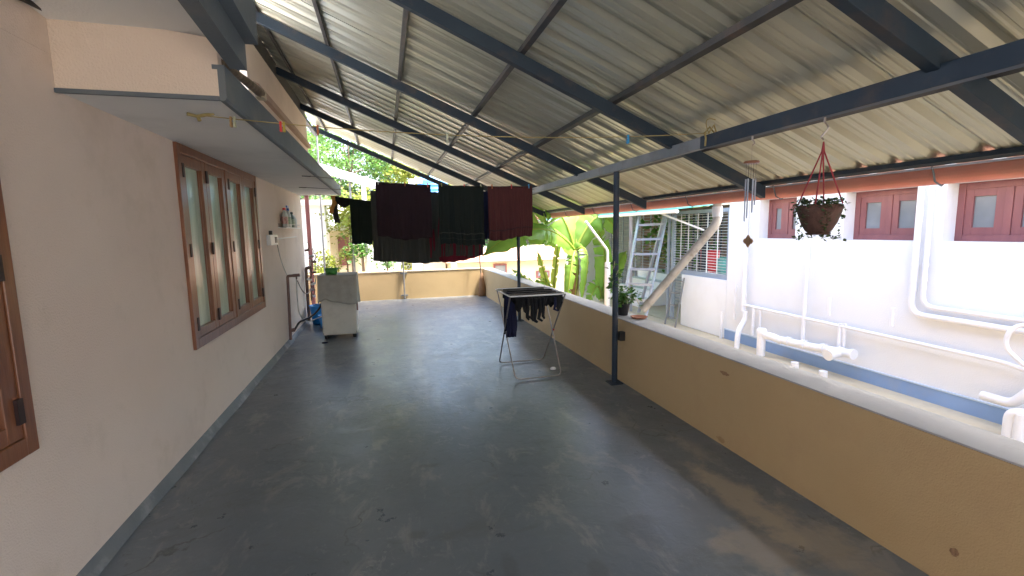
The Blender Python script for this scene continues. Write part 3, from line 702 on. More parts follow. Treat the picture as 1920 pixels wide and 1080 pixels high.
tag(cov().build('cloth_cover', 'cover', solid=.003), 'grey cloth draped over the top half of the washing machine', 'cloth cover')
def tubm(name, c, r0, r1, h, m, label, cat, sx=1, sy=1, parent_rim=True):
    t = thing(name, label, cat, c)
    MB().lathe(c, [(0, .004), (r0, .004), (r0 + (r1 - r0) * .5, h * .5), (r1, h), (r1 - .006, h), (r0 - .006, .012), (0, .012)], 28, sx, sy).build('bowl', m, t)
    MB().lathe(c, [(r1 - .004, h - .008), (r1 + .012, h - .006), (r1 + .012, h + .004), (r1 - .004, h + .004)], 28, sx, sy).build('rim', m, t)
    return t
tubm('plastic_tub', Vector((-.90, 8.36, 1.063)), .085, .105, .105, 'green_pl', 'green plastic tub standing on the covered washing machine', 'tub')
bb = tubm('bucket', Vector((-1.28, 9.75, 0)), .17, .21, .36, 'blue_pl', 'bright blue bucket on the floor behind the washing machine', 'bucket')
tubm('basin', Vector((-1.10, 9.25, 0)), .14, .17, .24, 'blue_pl', 'lower blue basin on the floor close to the washing machine', 'basin')
jm = thing('jug', 'red plastic jug sitting on the blue basin behind the washing machine', 'jug', (-1.1, 9.3, .24))
MB().lathe((-1.12, 9.27, .24), [(0, .002), (.055, .002), (.06, .06), (.065, .13), (.06, .13), (.055, .06), (0, .01)], 18).build('cup', 'red_pl', jm)
MB().tube(bez((-1.055, 9.27, .35), (-.99, 9.27, .33), (-1.06, 9.27, .27)), .008, 8).build('handle', 'red_pl', jm)

# pipes and taps on the left wall
pp = thing('water_pipe', 'brown water pipe with elbow standing against the house wall', 'pipe', (-1.54, 8.1, 0))
MB().tube(rounded([(-1.53, 7.98, .08), (-1.53, 8.1, 1.09), (-1.44, 8.14, 1.09)], .03), .022, 10).build('riser', 'pvc_brown', pp)
MB().tube([(-1.46, 8.14, 1.09), (-1.36, 8.16, 1.095)], .026, 10).build('tap_body', 'pvc_brown', pp)
MB().tube([(-1.41, 8.15, 1.09), (-1.41, 8.15, 1.03)], .012, 8).build('spout', 'pvc_brown', pp)
MB().tube([(-1.53, 8.0, .23), (-1.47, 8.03, .23)], .03, 10).build('floor_elbow', 'pvc_brown', pp)
hp = thing('drain_hose', 'dark drain hose looping from the wall to the washing machine', 'hose', (-1.3, 8.6, .3))
MB().tube(rounded([(-1.47, 8.04, .23), (-1.42, 8.15, .33), (-1.25, 8.5, .36), (-1.13, 8.75, .50), (-1.12, 8.8, .78), (-1.10, 8.75, .80)], .14, 8), .017, 10).build('hose', 'black', hp)
h2 = thing('inlet_hose', 'thin grey inlet hose hanging from the tap on the wall', 'hose', (-1.4, 8.2, .6))
MB().tube(rounded([(-1.41, 8.15, 1.04), (-1.43, 8.2, .80), (-1.42, 8.2, .45), (-1.35, 8.35, .27), (-1.15, 8.75, .30)], .15, 8), .010, 8).build('hose', 'pvc_grey', h2)
h3 = thing('inlet_hose', 'second thin grey hose sagging between tap and far pipes', 'hose', (-1.4, 8.6, .8))
MB().tube(bez((-1.40, 8.17, 1.0), (-1.42, 8.9, .55), (-1.40, 9.6, .72), 12), .008, 8).build('hose', 'pvc_brown', h3)
p2 = thing('water_pipe', 'rusty cluster of pipes and valves at the far end of the house wall', 'pipe', (-1.5, 9.8, 0))
MB().tube(rounded([(-1.53, 9.85, .05), (-1.53, 9.9, 1.08), (-1.42, 9.95, 1.10)], .03), .03, 10).build('riser', 'pvc_brown', p2)
MB().tube(rounded([(-1.45, 9.8, .45), (-1.44, 9.85, .9), (-1.42, 9.9, 1.25)], .03), .016, 10).build('riser', 'pvc_brown', p2)
random.seed(9)
for k in range(9):
    z = .55 + k * .11; x = -1.46 + random.uniform(-.03, .10); y = 9.85 + random.uniform(-.1, .1)
    MB().tube([(x - .04, y, z), (x + .05, y, z + random.uniform(-.03, .03))], .022, 8).build('valve', random.choice(['pvc_brown', 'chrome', 'white_pl']), p2)
    MB().tube(bez((x, y, z), (x + .09, y - .05, z + .1), (x + .02, y, z + .16), 6), .010, 6).build('coupling', random.choice(['pvc_brown', 'pvc_grey']), p2)

# wall shelf with bottles
s = thing('wall_shelf', 'small white wall shelf holding cleaning bottles', 'shelf', (XW, 8.5, 1.85))
sy0, sy1, sz = 7.9, 9.15, 1.845
MB().box(XW, XW + .12, sy0, sy1, sz, sz + .012).build('board', 'white_pl', s)
MB().tube(rounded([(XW, sy0 + .01, sz + .06), (XW + .12, sy0 + .01, sz + .06), (XW + .12, sy1 - .01, sz + .06), (XW, sy1 - .01, sz + .06)], .02), .004, 6).build('guard_rail', 'chrome', s)
def bottle(y, r, h, m, cap, label, spray=False, lab=None, sy=1.6):
    c = Vector((XW + .06, y, sz + .013)); b = thing('bottle', label, 'bottle', c, 'cleaning bottles on the wall shelf')
    MB().lathe(c, [(0, 0), (r * .95, 0), (r, .02), (r, h * .62), (r * .75, h * .75), (r * .35, h * .84), (r * .33, h * .9), (0, h * .9)], 20, .8, sy).build('body', m, b)
    if lab: MB().lathe(c, [(r + .001, h * .15), (r + .002, h * .55)], 20, .8, sy).build('paper_label', lab, b)
    MB().lathe(c, [(r * .42, h * .86), (r * .42, h), (0, h)], 14).build('cap', cap, b)
    if spray: MB().bar(c + Vector((0, .03, h + .01)), c + Vector((0, -.09, h + .025)), .022, .03).build('trigger', cap, b)
M['label_red'] = mat('red_white_bottle_label', (.5, .08, .08), (.6, .55, .5), 40, .5)
M['label_green'] = mat('green_bottle_label', (.08, .2, .1), (.4, .45, .35), 40, .5)
M['bot_grey'] = mat('milky_bottle', (.42, .43, .42), None, 5, .3); M['blue_cap'] = mat('blue_trigger', (.02, .08, .35), None, 5, .3)
M['bot_dark'] = mat('dark_green_bottle', (.05, .09, .07), None, 5, .3)
bottle(8.13, .055, .30, 'bot_grey', 'red_pl', 'milky bottle with red cap on the near end of the shelf', lab='label_red', sy=1.9)
bottle(8.42, .05, .31, 'bot_grey', 'blue_cap', 'spray bottle with blue trigger on the wall shelf', True, 'label_green', 1.9)
bottle(8.72, .05, .26, 'bot_dark', 'black', 'dark green bottle right of the spray bottle on the shelf', lab='label_green', sy=1.9)
bottle(8.95, .045, .22, 'bot_grey', 'white_pl', 'short pale bottle at the far end of the shelf', sy=1.6)

# switch box and plug
sb = thing('switch_box', 'small white switch box with plug on the house wall', 'switch box', (XW, 7.4, 1.68))
MB().box(XW, XW + .055, 7.1, 7.55, 1.60, 1.745).build('casing', 'white_pl', sb, bevel=.006)
MB().box(XW + .054, XW + .06, 7.36, 7.50, 1.63, 1.715).build('socket', 'black', sb)
MB().box(XW + .03, XW + .07, 7.13, 7.17, 1.745, 1.80).build('toggle', 'black', sb)
MB().tube([(XW + .01, 7.55, 1.68), (XW + .012, 8.2, 1.69), (XW + .01, 9.3, 1.70)], .007, 6).build('conduit', 'white_pl', sb)
MB().tube(bez((XW + .05, 7.5, 1.62), (XW + .03, 7.75, 1.3), (XW + .04, 8.1, 1.10), 10), .006, 6).build('cable', 'pvc_grey', sb)

# small litter
tag(MB().lathe((-1.02, 7.92, 0), [(0, .002), (.045, .002), (.05, .012), (.02, .018), (0, .018)], 12, 1, .6).build('debris', 'navy'), 'dark crumpled scrap on the floor left of the washing machine', 'scrap')
tag(MB().lathe(W(1037, 693, 'Z', 0), [(0, .001), (.03, .003), (.034, .02), (.018, .034), (0, .036)], 12, 1.2, .8).build('pebble', 'soffit'), 'small pale lump on the floor under the airer', 'stone')

# broom and far poles
br = thing('broom', 'brown fibre broom leaning in the far right corner', 'broom', (2.46, 12.4, 0))
MB().tube([(2.44, 12.36, .55), (2.41, 12.52, 1.55)], .018, 8).build('handle', 'wood_old', br)
MB().lathe((2.455, 12.34, .01), [(0, 0), (.13, 0), (.12, .2), (.08, .45), (.035, .62), (0, .63)], 14, .8, .6).build('bristles', 'broom', br)
fp = thing('line_post', 'thin grey steel post clamped to the far parapet', 'post', (.42, 12.56, 0))
MB().tube([(.42, 12.55, .0), (.42, 12.55, 2.35)], .018, 10).build('pole', 'steel_light', fp)
for z in (.68, .10): MB().box(.33, .51, 12.56, 12.595, z - .02, z + .02).build('clamp', 'steel_light', fp)
f2 = thing('line_post', 'thin grey post rising past the end of the sunshade', 'post', (-1.47, 12.4, 0))
MB().tube([(-1.49, 12.4, 0), (-1.47, 12.4, 4.2)], .022, 10).build('pole', 'steel_light', f2)

# grille panel beside the end of the house
gr = thing('grille_panel', 'white wire mesh panel with a maroon post beyond the house wall', 'grille', (-1.8, 11.2, 0))
MB().box(-1.69, -1.61, 11.4, 11.46, 0, 2.6).build('post', 'maroon_wood', gr)
mm = MB()
for k in range(34): mm.box(-2.3, -1.69, 11.42, 11.428, .6 + k * .055, .608 + k * .055)
for k in range(7): mm.box(-2.25 + k * .08, -2.242 + k * .08, 11.428, 11.436, .55, 2.5)
q = mm.build('mesh_wires', 'mesh', gr); q['kind'] = 'stuff'
MB().box(-2.3, -1.6, 11.38, 11.5, 2.6, 2.66).build('head_rail', 'trim', gr)

# ------------------------------------------------------------------ hanging things on the beam
wy = 2.76
wc = thing('wind_chime', 'wind chime with thin metal tubes hanging from the beam', 'wind chime', (2.45, wy, 2.34))
MB().tube([(2.45, wy, 2.36), (2.45, wy, 2.335)], .006, 6).tube(bez((2.45, wy, 2.335), (2.47, wy - .02, 2.315), (2.45, wy, 2.30)), .004, 6).tube([(2.45, wy, 2.30), (2.45, wy, 2.2)], .0012, 5).build('hook', 'chrome', wc)
def tilt(z): return z
MB().lathe((2.45, wy, 2.178), [(0, 0), (.047, 0), (.052, .006), (.048, .016), (0, .016)], 24).build('disc', 'wood', wc)
random.seed(2)
for k in range(6):
    a = k * math.pi / 3 + .3; x = 2.45 + .030 * math.cos(a); y = wy + .030 * math.sin(a); L_ = [.20, .25, .29, .27, .23, .18][k]; zt_ = 2.075
    MB().tube([(x, y, 2.18), (x, y, zt_)], .0009, 5).build('string', 'wire', wc)
    MB().tube([(x, y, zt_), (x, y, zt_ - L_)], .0048, 10).build('tube', 'alu', wc)
MB().tube([(2.45, wy, 2.18), (2.45, wy, 1.69)], .0010, 5).build('string', 'wire', wc)
MB().prism([(wy - .047, 1.648), (wy - .032, 1.666), (wy - .022, 1.666), (wy, 1.692), (wy + .022, 1.666), (wy + .032, 1.666), (wy + .045, 1.648), (wy + .032, 1.63), (wy + .022, 1.63), (wy, 1.604), (wy - .022, 1.63), (wy - .032, 1.63)], 'X', 2.446, 2.454).build('sail', 'broom', wc)

py = 2.21
hb = thing('hanging_basket', 'brown hanging pot with trailing plant on maroon cords under the beam', 'hanging basket', (2.45, py, 1.70))
MB().tube([(2.45, py, 2.36), (2.45, py, 2.33)], .006, 6).tube(rounded([(2.45, py, 2.335), (2.465, py - .015, 2.30), (2.45, py, 2.27), (2.44, py + .012, 2.25), (2.45, py, 2.235)], .012), .005, 6).build('hook', 'chrome', hb)
MB().lathe((2.45, py, 1.70), [(0, 0), (.045, 0), (.068, .02), (.092, .065), (.110, .12), (.118, .165), (.108, .165), (.09, .10), (.05, .02), (0, .02)], 30).build('pot', 'basket', hb)
MB().lathe((2.45, py, 1.695), [(.0, 0), (.055, 0), (.066, .008), (.062, .012), (.0, .008)], 24, 1, 1).build('drip_tray', 'basket', hb)
for k in range(4):
    a = k * math.pi / 2 + .55; x = 2.45 + .112 * math.cos(a); y = py + .112 * math.sin(a)
    MB().tube([(2.45, py, 2.225), (2.45 + .006 * math.cos(a), py + .006 * math.sin(a), 2.17), (x, y, 1.87)], .0042, 6).build('cord', 'cord_red', hb)
def leaf_quads(m, pts, size, rnd, flat=.5):
    for p in pts:
        d = Vector((rnd.gauss(0, 1), rnd.gauss(0, 1), rnd.gauss(0, flat))).normalized()
        s_ = d.cross(Vector((rnd.gauss(0, .4), rnd.gauss(0, .4), 1))).normalized(); L_ = size * rnd.uniform(.6, 1.25); w = L_ * .38
        p = Vector(p); nn = d.cross(s_) * (L_ * .12)
        m.add([p, p + d * L_ * .45 + s_ * w - nn, p + d * L_, p + d * L_ * .45 - s_ * w - nn], [(0, 1, 2, 3)])
rnd = random.Random(5)
m = MB(); pts = []
for _ in range(420):
    a = rnd.uniform(0, 6.28); r = .11 * math.sqrt(rnd.random()) + rnd.uniform(0, .028); pts.append((2.45 + r * math.cos(a), py + r * math.sin(a), 1.865 + rnd.uniform(-.015, .035)))
for _ in range(8):   # trailing stems over the rim
    a = rnd.choice([rnd.uniform(1.6, 4.4), rnd.uniform(0, 6.28)]); L_ = rnd.uniform(.06, .22)
    for k in range(int(L_ * 120)):
        z = 1.87 - k / 120; rr = .125 - max(0, 1.85 - z) * .25; pts.append((2.45 + rr * math.cos(a) + rnd.gauss(0, .008), py + rr * math.sin(a) + rnd.gauss(0, .008), z))
for _ in range(14):
    a = rnd.uniform(0, 6.28); 
    for k in range(6): pts.append((2.45 + (.05 + k * .016) * math.cos(a), py + (.05 + k * .016) * math.sin(a), 1.69 - k * .004 + rnd.gauss(0, .005)))
leaf_quads(m, pts, .024, rnd); m.build('foliage', 'leaf_dark', hb, fixn=False)

# pot with vine on the parapet, saucer
pt = thing('potted_vine', 'black pot with green vine climbing the steel post', 'potted plant', (2.68, 5.0, PH))
pc = Vector((2.69, 4.98, PH + .001))
MB().lathe(pc, [(0, 0), (.055, 0), (.075, .12), (.08, .125), (.08, .135), (.07, .135), (.06, .1), (0, .1)], 22).build('pot', 'black', pt)
rnd = random.Random(8); m = MB(); st = MB(); pts = []
for j in range(7):
    a = rnd.uniform(0, 6.28); p_ = [pc + Vector((0, 0, .11))]
    top = rnd.uniform(.35, 1.05)
    if j < 4:
        q = [pc + Vector((0, 0, .11)), pc + Vector((-.12, -.12, .22)), Vector((2.45 + .05 * math.cos(j), 4.72 + .05 * math.sin(j), PH + .38)), Vector((2.45 + .045 * math.cos(j + 2), 4.72 + .045 * math.sin(j + 2), PH + .3 + top * .6))]
    else:
        q = [pc + Vector((0, 0, .11)), pc + Vector((.03 * math.cos(a), .03 * math.sin(a), .22)), pc + Vector((.10 * math.cos(a) + .05, .10 * math.sin(a) - .08, .26)), pc + Vector((.16 * math.cos(a) + .08, .16 * math.sin(a) - .1, .16))]
    q = rounded(q, .1, 6); st.tube(q, .004, 6)
    for i in range(26):
        t_ = rnd.random() * (len(q) - 1); b_ = q[int(t_)].lerp(q[min(int(t_) + 1, len(q) - 1)], t_ % 1); pts.append(b_ + Vector((rnd.gauss(0, .03), rnd.gauss(0, .03), rnd.gauss(0, .02))))
for i in range(90): pts.append(pc + Vector((rnd.gauss(.03, .075), rnd.gauss(-.02, .075), rnd.uniform(.12, .34))))
st.build('stems', 'banana_stem', pt)
leaf_quads(m, pts, .062, rnd, .4); m.build('leaves', 'leaf', pt, fixn=False)
sc_ = W(1198, 597, 'Z', PH)
MB_ = MB().lathe((sc_.x, sc_.y, PH + .001), [(0, 0), (.07, 0), (.095, .018), (.098, .024), (.088, .022), (.066, .007), (0, .007)], 28)
tag(MB_.build('saucer', 'terracotta'), 'terracotta saucer lying on the coping beside the black pot', 'saucer')

# ------------------------------------------------------------------ neighbour building
XN = 5.2; XG = 5.36
nb = thing('neighbour_house', 'white neighbouring house with maroon ventilator windows and pipes', 'house', (XN, 3, 0))
wins = [(5.03, 5.66), (3.58, 4.36), (2.55, 3.33), (.9, 1.7)]
ZW0, ZW1 = 1.575, 2.125
m = MB()
m.box(XN, 5.5, -6, 6.27, .13, ZW0)
m.box(XN, 5.5, -6, 6.27, ZW1, 3.2)
e = [-6] + [v for w in sorted(wins) for v in w] + [6.27]
for k in range(0, len(e), 2): m.box(XN, 5.5, e[k], e[k + 1], ZW0, ZW1)
m.box(5.5, 12, -6, 6.27, -3.2, 3.2)
m.build('wall', 'white_wall', nb)
MB().box(XN - .012, 5.5, -6, 6.27, -3.2, .118).build('plinth_band', 'blue_band', nb)
MB().box(XN - .02, 5.5, -6, 6.275, .118, .132).build('plinth_edge', 'band_edge', nb)
MB().box(3.95, XN - .012, -6, 12.0, -.3, -.03).build('terrace_slab', 'ledge', nb)
MB().box(XN - .4, 12.3, -6.2, 6.3, 3.2, 3.35).build('roof_slab', 'white_wall', nb)
for (a, b) in wins:
    f = MB(); x0, x1 = XG, XG + .05
    f.box(x0, x1, a, a + .06, ZW0, ZW1).box(x0, x1, b - .06, b, ZW0, ZW1).box(x0, x1, a + .06, b - .06, ZW0, ZW0 + .06).box(x0, x1, a + .06, b - .06, ZW1 - .06, ZW1)
    md = (a + b) / 2; f.box(x0, x1, md - .03, md + .03, ZW0 + .06, ZW1 - .06)
    wn = f.build('window', 'maroon_wood', nb, bevel=.003)
    for (c, d) in ((a + .06, md - .03), (md + .03, b - .06)):
        s_ = MB(); k = .065; z0, z1 = ZW0 + .06, ZW1 - .06
        s_.box(x0 + .008, x1, c + .002, c + k, z0, z1).box(x0 + .008, x1, d - k, d - .002, z0, z1).box(x0 + .008, x1, c + k, d - k, z0, z0 + .07).box(x0 + .008, x1, c + k, d - k, z1 - .07, z1)
        s_.build('sash', 'maroon_wood', wn, bevel=.002)
        MB().box(x0 + .028, x0 + .034, c + k - .004, d - k + .004, z0 + .066, z1 - .066).build('pane', 'pane_grey', wn)
    MB().box(x1, x1 + .03, a, b, ZW0, ZW1).build('backing', 'black', wn)
def PX(u, v, x=5.13): return W(u, v, 'X', x)
def npipe(pts, r, x=5.13, m='pvc', cl=True, name='pipe', rr=.07):
    P = [PX(u, v, x) for (u, v) in pts]
    for i in range(1, len(P)):      # straighten verticals
        if abs(pts[i][0] - pts[i - 1][0]) < 22 and abs(pts[i][1] - pts[i - 1][1]) > 30: P[i].y = P[i - 1].y
    P = rounded(P, rr, 5) if len(P) > 2 else P
    o = MB().tube(P, r, 12).build(name, m, nb)
    return o
def vpipe(u, v0, v1, r, x=5.13, m='pvc'):
    a = PX(u, (v0 + v1) / 2, x); z0 = PX(u, v1, x).z; z1 = PX(u, v0, x).z
    o = MB().tube([(x, a.y, z0), (x, a.y, z1)], r, 12).build('pipe', m, nb)
    k = z1 - .3
    while k > z0 + .1:
        MB().tube([(x, a.y, k), (x, a.y, k + .035)], r + .004, 12).build('collar', m, nb); k -= .55
    return a.y, z0, z1
# tall downpipes
for (u, v0, r) in ((1397, 585, .036), (1513, 640, .024)):
    a = PX(u, 500); z0 = PX(u, v0).z
    MB().tube([(5.13, a.y, 3.2), (5.13, a.y, z0)], r, 14).build('pipe', 'pvc', nb)
    for z in (1.35, .75): MB().tube([(5.13, a.y, z), (5.13, a.y, z + .03)], r + .004, 12).build('collar', 'pvc', nb)
a = PX(1397, 585); MB().tube(rounded([(5.13, a.y, a.z + .02), (5.13, a.y, a.z - .13), (4.95, a.y - .08, a.z - .26), (4.93, a.y - .09, -.05)], .10), .038, 14).build('pipe', 'pvc', nb)
# twin pipes turning into long horizontal runs
for (u, r, zb, x) in ((1718, .029, .84, 5.14), (1738, .022, .93, 5.15)):
    a = PX(u, 470, x).y
    MB().tube(rounded([(x, a, 3.2), (x, a, zb), (x, -5, zb - .06)], .12, 6), r, 14).build('pipe', 'pvc', nb)
    for z in (1.33, zb + .25): MB().tube([(x, a, z), (x, a, z + .03)], r + .004, 12).build('collar', 'pvc', nb)
pa_, pb_ = PX(1397, 572), PX(1885, 680)
MB().tube(rounded([pa_, pb_, (5.13, pb_.y - .25, pb_.z - .06), (5.13, -4, pb_.z - .08)], .1), .020, 12).build('pipe', 'pvc', nb)
for (u, v0, v1, r) in ((1555, 558, 592, .018), (1673, 577, 612, .018), (1412, 576, 628, .022), (1425, 580, 625, .014), (1574, 606, 652, .022), (1583, 607, 650, .016), (1352, 585, 640, .022), (1378, 532, 600, .016)):
    vpipe(u, v0, v1, r)
# fat white drain with fittings lying over the blue band
c0 = PX(1428, 628, 4.95)
MB().tube([(4.95, c0.y, -.06), (4.95, c0.y, .30)], .055, 16).build('pipe', 'pvc', nb)
MB().lathe((4.95, c0.y, .28), [(.066, 0), (.066, .05), (.05, .075), (0, .08)], 18).build('pipe_cap', 'pvc', nb)
MB().tube(rounded([(4.95, c0.y, .27), (4.98, c0.y - .15, .27), (5.05, c0.y - .25, .22)], .05), .05, 14).build('pipe', 'pvc', nb)
ya = PX(1462, 637, 5.05); yb_ = PX(1598, 664, 5.05)
MB().tube([(5.05, ya.y, ya.z), (5.05, (ya.y + yb_.y) / 2, (ya.z + yb_.z) / 2 - .01), (5.05, yb_.y, yb_.z)], .05, 16).build('pipe', 'pvc', nb)
for t_ in (.12, .35, .62, .84, .99):
    p_ = ya.lerp(yb_, t_); q_ = ya.lerp(yb_, min(1, t_ + .045)) if t_ < .95 else p_ + Vector((0, -.03, 0))
    MB().tube([p_, q_], .060, 16).build('collar', 'pvc', nb)
p_ = ya.lerp(yb_, .86); MB().tube([p_, p_ + Vector((-.16, 0, -.02))], .055, 16).build('tee_branch', 'pvc', nb)
MB().tube([p_ + Vector((-.15, 0, -.02)), p_ + Vector((-.19, 0, -.025))], .064, 16).build('collar', 'pvc', nb)
for (u, v) in ((1490, 688), (1543, 705)):
    q_ = W(u, v, 'Z', .0); MB().tube([(q_.x, q_.y, -.05), (q_.x, q_.y, .06)], .045, 14).build('pipe_stub', 'pvc', nb)
# pipes at the right edge
q0 = PX(1893, 775, 4.95)
MB().tube(rounded([(4.93, q0.y - .02, -.1), (4.93, q0.y - .02, q0.z + .02), (4.95, q0.y - .3, q0.z + .05)], .06), .045, 14).build('pipe', 'pvc', nb)
q1 = PX(1918, 790, 4.95); MB().tube([(4.92, q1.y, -.1), (4.92, q1.y, q1.z + .06)], .04, 14).build('pipe', 'pvc', nb)
q2 = PX(1895, 640, 5.05); MB().tube(rounded([(5.1, q2.y - .12, q2.z + .18), (5.03, q2.y, q2.z + .12), (5.03, q2.y + .03, q2.z - .05), (5.08, q2.y - .1, q2.z - .2), (5.1, q2.y - .25, q2.z - .22)], .08, 6), .018, 12).build('pipe', 'pvc', nb)
q3 = PX(1868, 748, 5.08); MB().tube(rounded([(5.08, q3.y + .1, q3.z), (5.06, q3.y - .12, q3.z), (5.06, q3.y - .3, q3.z + .25)], .06), .04, 12).build('pipe', 'pvc', nb)

# porch of the neighbour
pr = thing('neighbour_porch', 'grilled porch with teal roof beyond the white house', 'porch', (5.3, 8, 0))
MB().box(5.2, 5.34, 6.275, 7.45, -.3, .90).build('low_wall', 'white_wall', pr)
MB().box(5.2, 9.5, 13.0, 13.2, -.3, 2.3).build('end_wall', 'white_wall', pr)
MB().box(5.2, 9.5, 6.28, 13.0, -.35, -.028).build('floor', 'ledge', pr)
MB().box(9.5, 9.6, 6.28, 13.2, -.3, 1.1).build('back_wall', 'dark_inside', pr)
gx = 5.25
f = MB()
f.box(gx, gx + .06, 6.285, 6.36, .90, 2.05).box(gx, gx + .06, 7.82, 7.88, 0, 2.05).box(gx, gx + .06, 6.36, 7.82, .90, .98).box(gx, gx + .06, 6.36, 7.82, 1.99, 2.05)
f.build('grille_frame', 'grille', pr)
m = MB()
for k in range(22): m.box(gx + .02, gx + .03, 6.36, 7.82, 1.0 + k * .046, 1.006 + k * .046)
for y in (6.62, 6.88, 7.14, 7.40, 7.62): m.box(gx + .03, gx + .042, y, y + .012, .98, 1.99)
q = m.build('grille_bars', 'mesh', pr); q['kind'] = 'stuff'
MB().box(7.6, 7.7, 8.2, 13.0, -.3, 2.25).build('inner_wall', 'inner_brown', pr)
# gate further on: dark grille set back
m = MB(); gx2 = 6.3
for k in range(30): m.box(gx2, gx2 + .012, 8.6, 12.6, .1 + k * .068, .11 + k * .068)
for k in range(12): m.box(gx2 + .013, gx2 + .035, 8.6 + k * .35, 8.63 + k * .35, 0, 2.1)
q = m.build('grille_bars', 'grille', pr); q['kind'] = 'stuff'
MB().box(5.9, 6.0, 7.75, 7.85, 0, 2.1).build('gate_leaf', 'steel', pr)
m = MB()
for k in range(24): m.box(5.6, 6.6, 7.92, 7.93, .1 + k * .08, .11 + k * .08)
for k in range(7): m.box(5.6 + k * .16, 5.625 + k * .16, 7.93, 7.95, 0, 2.05)
q = m.build('gate_bars', 'steel', pr); q['kind'] = 'stuff'
# steps behind the ladder
for k in range(4): MB().box(5.45 + k * .28, 7.2, 9.4, 10.9, 0 + k * .17 if k else -.02, .17 + k * .17).build('step', 'white_wall', pr)
MB().hexa([(4.55, 6.7, 2.045), (9.7, 6.7, 2.55), (9.7, 13.4, 2.55), (4.55, 13.4, 2.045), (4.55, 6.7, 2.135), (9.7, 6.7, 2.58), (9.7, 13.4, 2.58), (4.55, 13.4, 2.135)]).build('roof_sheet', 'teal', pr)
MB().tube([(4.56, 6.7, 2.012), (4.56, 13.4, 2.012)], .03, 12).build('eave_gutter', 'pvc', pr)
for y in (8.0, 10.2, 12.6): MB().tube([(5.28, y, 0), (5.28, y, 2.14)], .03, 10).build('post', 'grille', pr)
MB().bar((4.62, 7.4, 2.03), (5.3, 7.0, 1.7), .03, .03).build('bracket', 'pvc', pr)
# goods seen in the porch
tb = tubm('bin', Vector((6.3, 7.6, .74)), .16, .2, .42, 'teal', 'teal tub standing inside the grilled porch', 'tub')
st_ = thing('stool_table', 'dark low table inside the grilled porch', 'table', (6.4, 7.6, 0))
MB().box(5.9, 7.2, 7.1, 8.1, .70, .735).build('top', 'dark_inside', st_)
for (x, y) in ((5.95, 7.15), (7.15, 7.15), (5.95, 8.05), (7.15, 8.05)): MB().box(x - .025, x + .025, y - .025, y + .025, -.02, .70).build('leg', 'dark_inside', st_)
rb_ = tubm('bin', Vector((6.1, 7.85, .74)), .14, .18, .56, 'red_pl', 'red tub behind the teal tub inside the porch', 'tub')

# ladders
def ladder(a0, a1, b0, b1, n, r, label, m='alu', w=.035, sub=None):
    """a0/b0 feet, a1/b1 tops"""
    a0, a1, b0, b1 = map(Vector, (a0, a1, b0, b1))
    o = thing('ladder', label, 'ladder', (a0 + b0) / 2)
    MB().bar(a0, a1, w, .022, up=(1, 0, 0)).build('rail', m, o); MB().bar(b0, b1, w, .022, up=(1, 0, 0)).build('rail', m, o)
    for k in range(n):
        t_ = (k + .7) / n; MB().bar(a0.lerp(a1, t_), b0.lerp(b1, t_), .03 * r, .022 * r).build('rung', m, o)
    return o
fa, fb = W(1161, 560, 'Y', 7.6), W(1207, 572, 'Y', 7.25)
ta, tb2 = W(1202, 388, 'Y', 8.2), W(1254, 384, 'Y', 7.85)
lad = ladder((fa.x, fa.y, 0), ta, (fb.x, fb.y, 0), tb2, 8, 1.9, 'tall aluminium stepladder leaning at the porch opening', w=.075)
r1, r2 = W(1183, 392, 'Y', 8.25), W(1176, 500, 'Y', 8.9)
MB().bar(r1, (r2.x + .1, 8.9, .0), .06, .03).build('back_rail', 'alu', lad)
MB().bar(tb2 + Vector((0, .05, 0)), (tb2.x - .1, 8.7, 0), .06, .03).build('back_rail', 'alu', lad)
sa, sb_ = W(1247, 600, 'X', 4.95), W(1266, 612, 'X', 4.95)
s1, s2 = W(1264, 520, 'X', 5.17), W(1283, 521, 'X', 5.17)
ladder((4.95, sa.y, -.03), s1, (4.95, sb_.y, -.03), s2, 4, .7, 'short thin grey ladder leaning on the white porch wall', 'steel_light', .02)

# white vertical drain by the bananas with sloping pipe
wp = thing('drain_stack', 'white pipe stack with sloping branch in front of the bananas', 'pipe', (4.3, 8.3, -3))
a = W(1139, 520, 'Y', 8.3); b = W(1136, 470, 'Y', 8.3); c = W(1098, 415, 'Y', 8.3)
MB().tube([(a.x, 8.3, -3.2), (a.x, 8.3, W(1139, 492, 'Y', 8.3).z)], .055, 14).build('wide_pipe', 'pvc', wp)
MB().tube(rounded([(a.x, 8.3, W(1139, 500, 'Y', 8.3).z), (a.x, 8.3, b.z), c], .06), .024, 12).build('branch_pipe', 'pvc', wp)

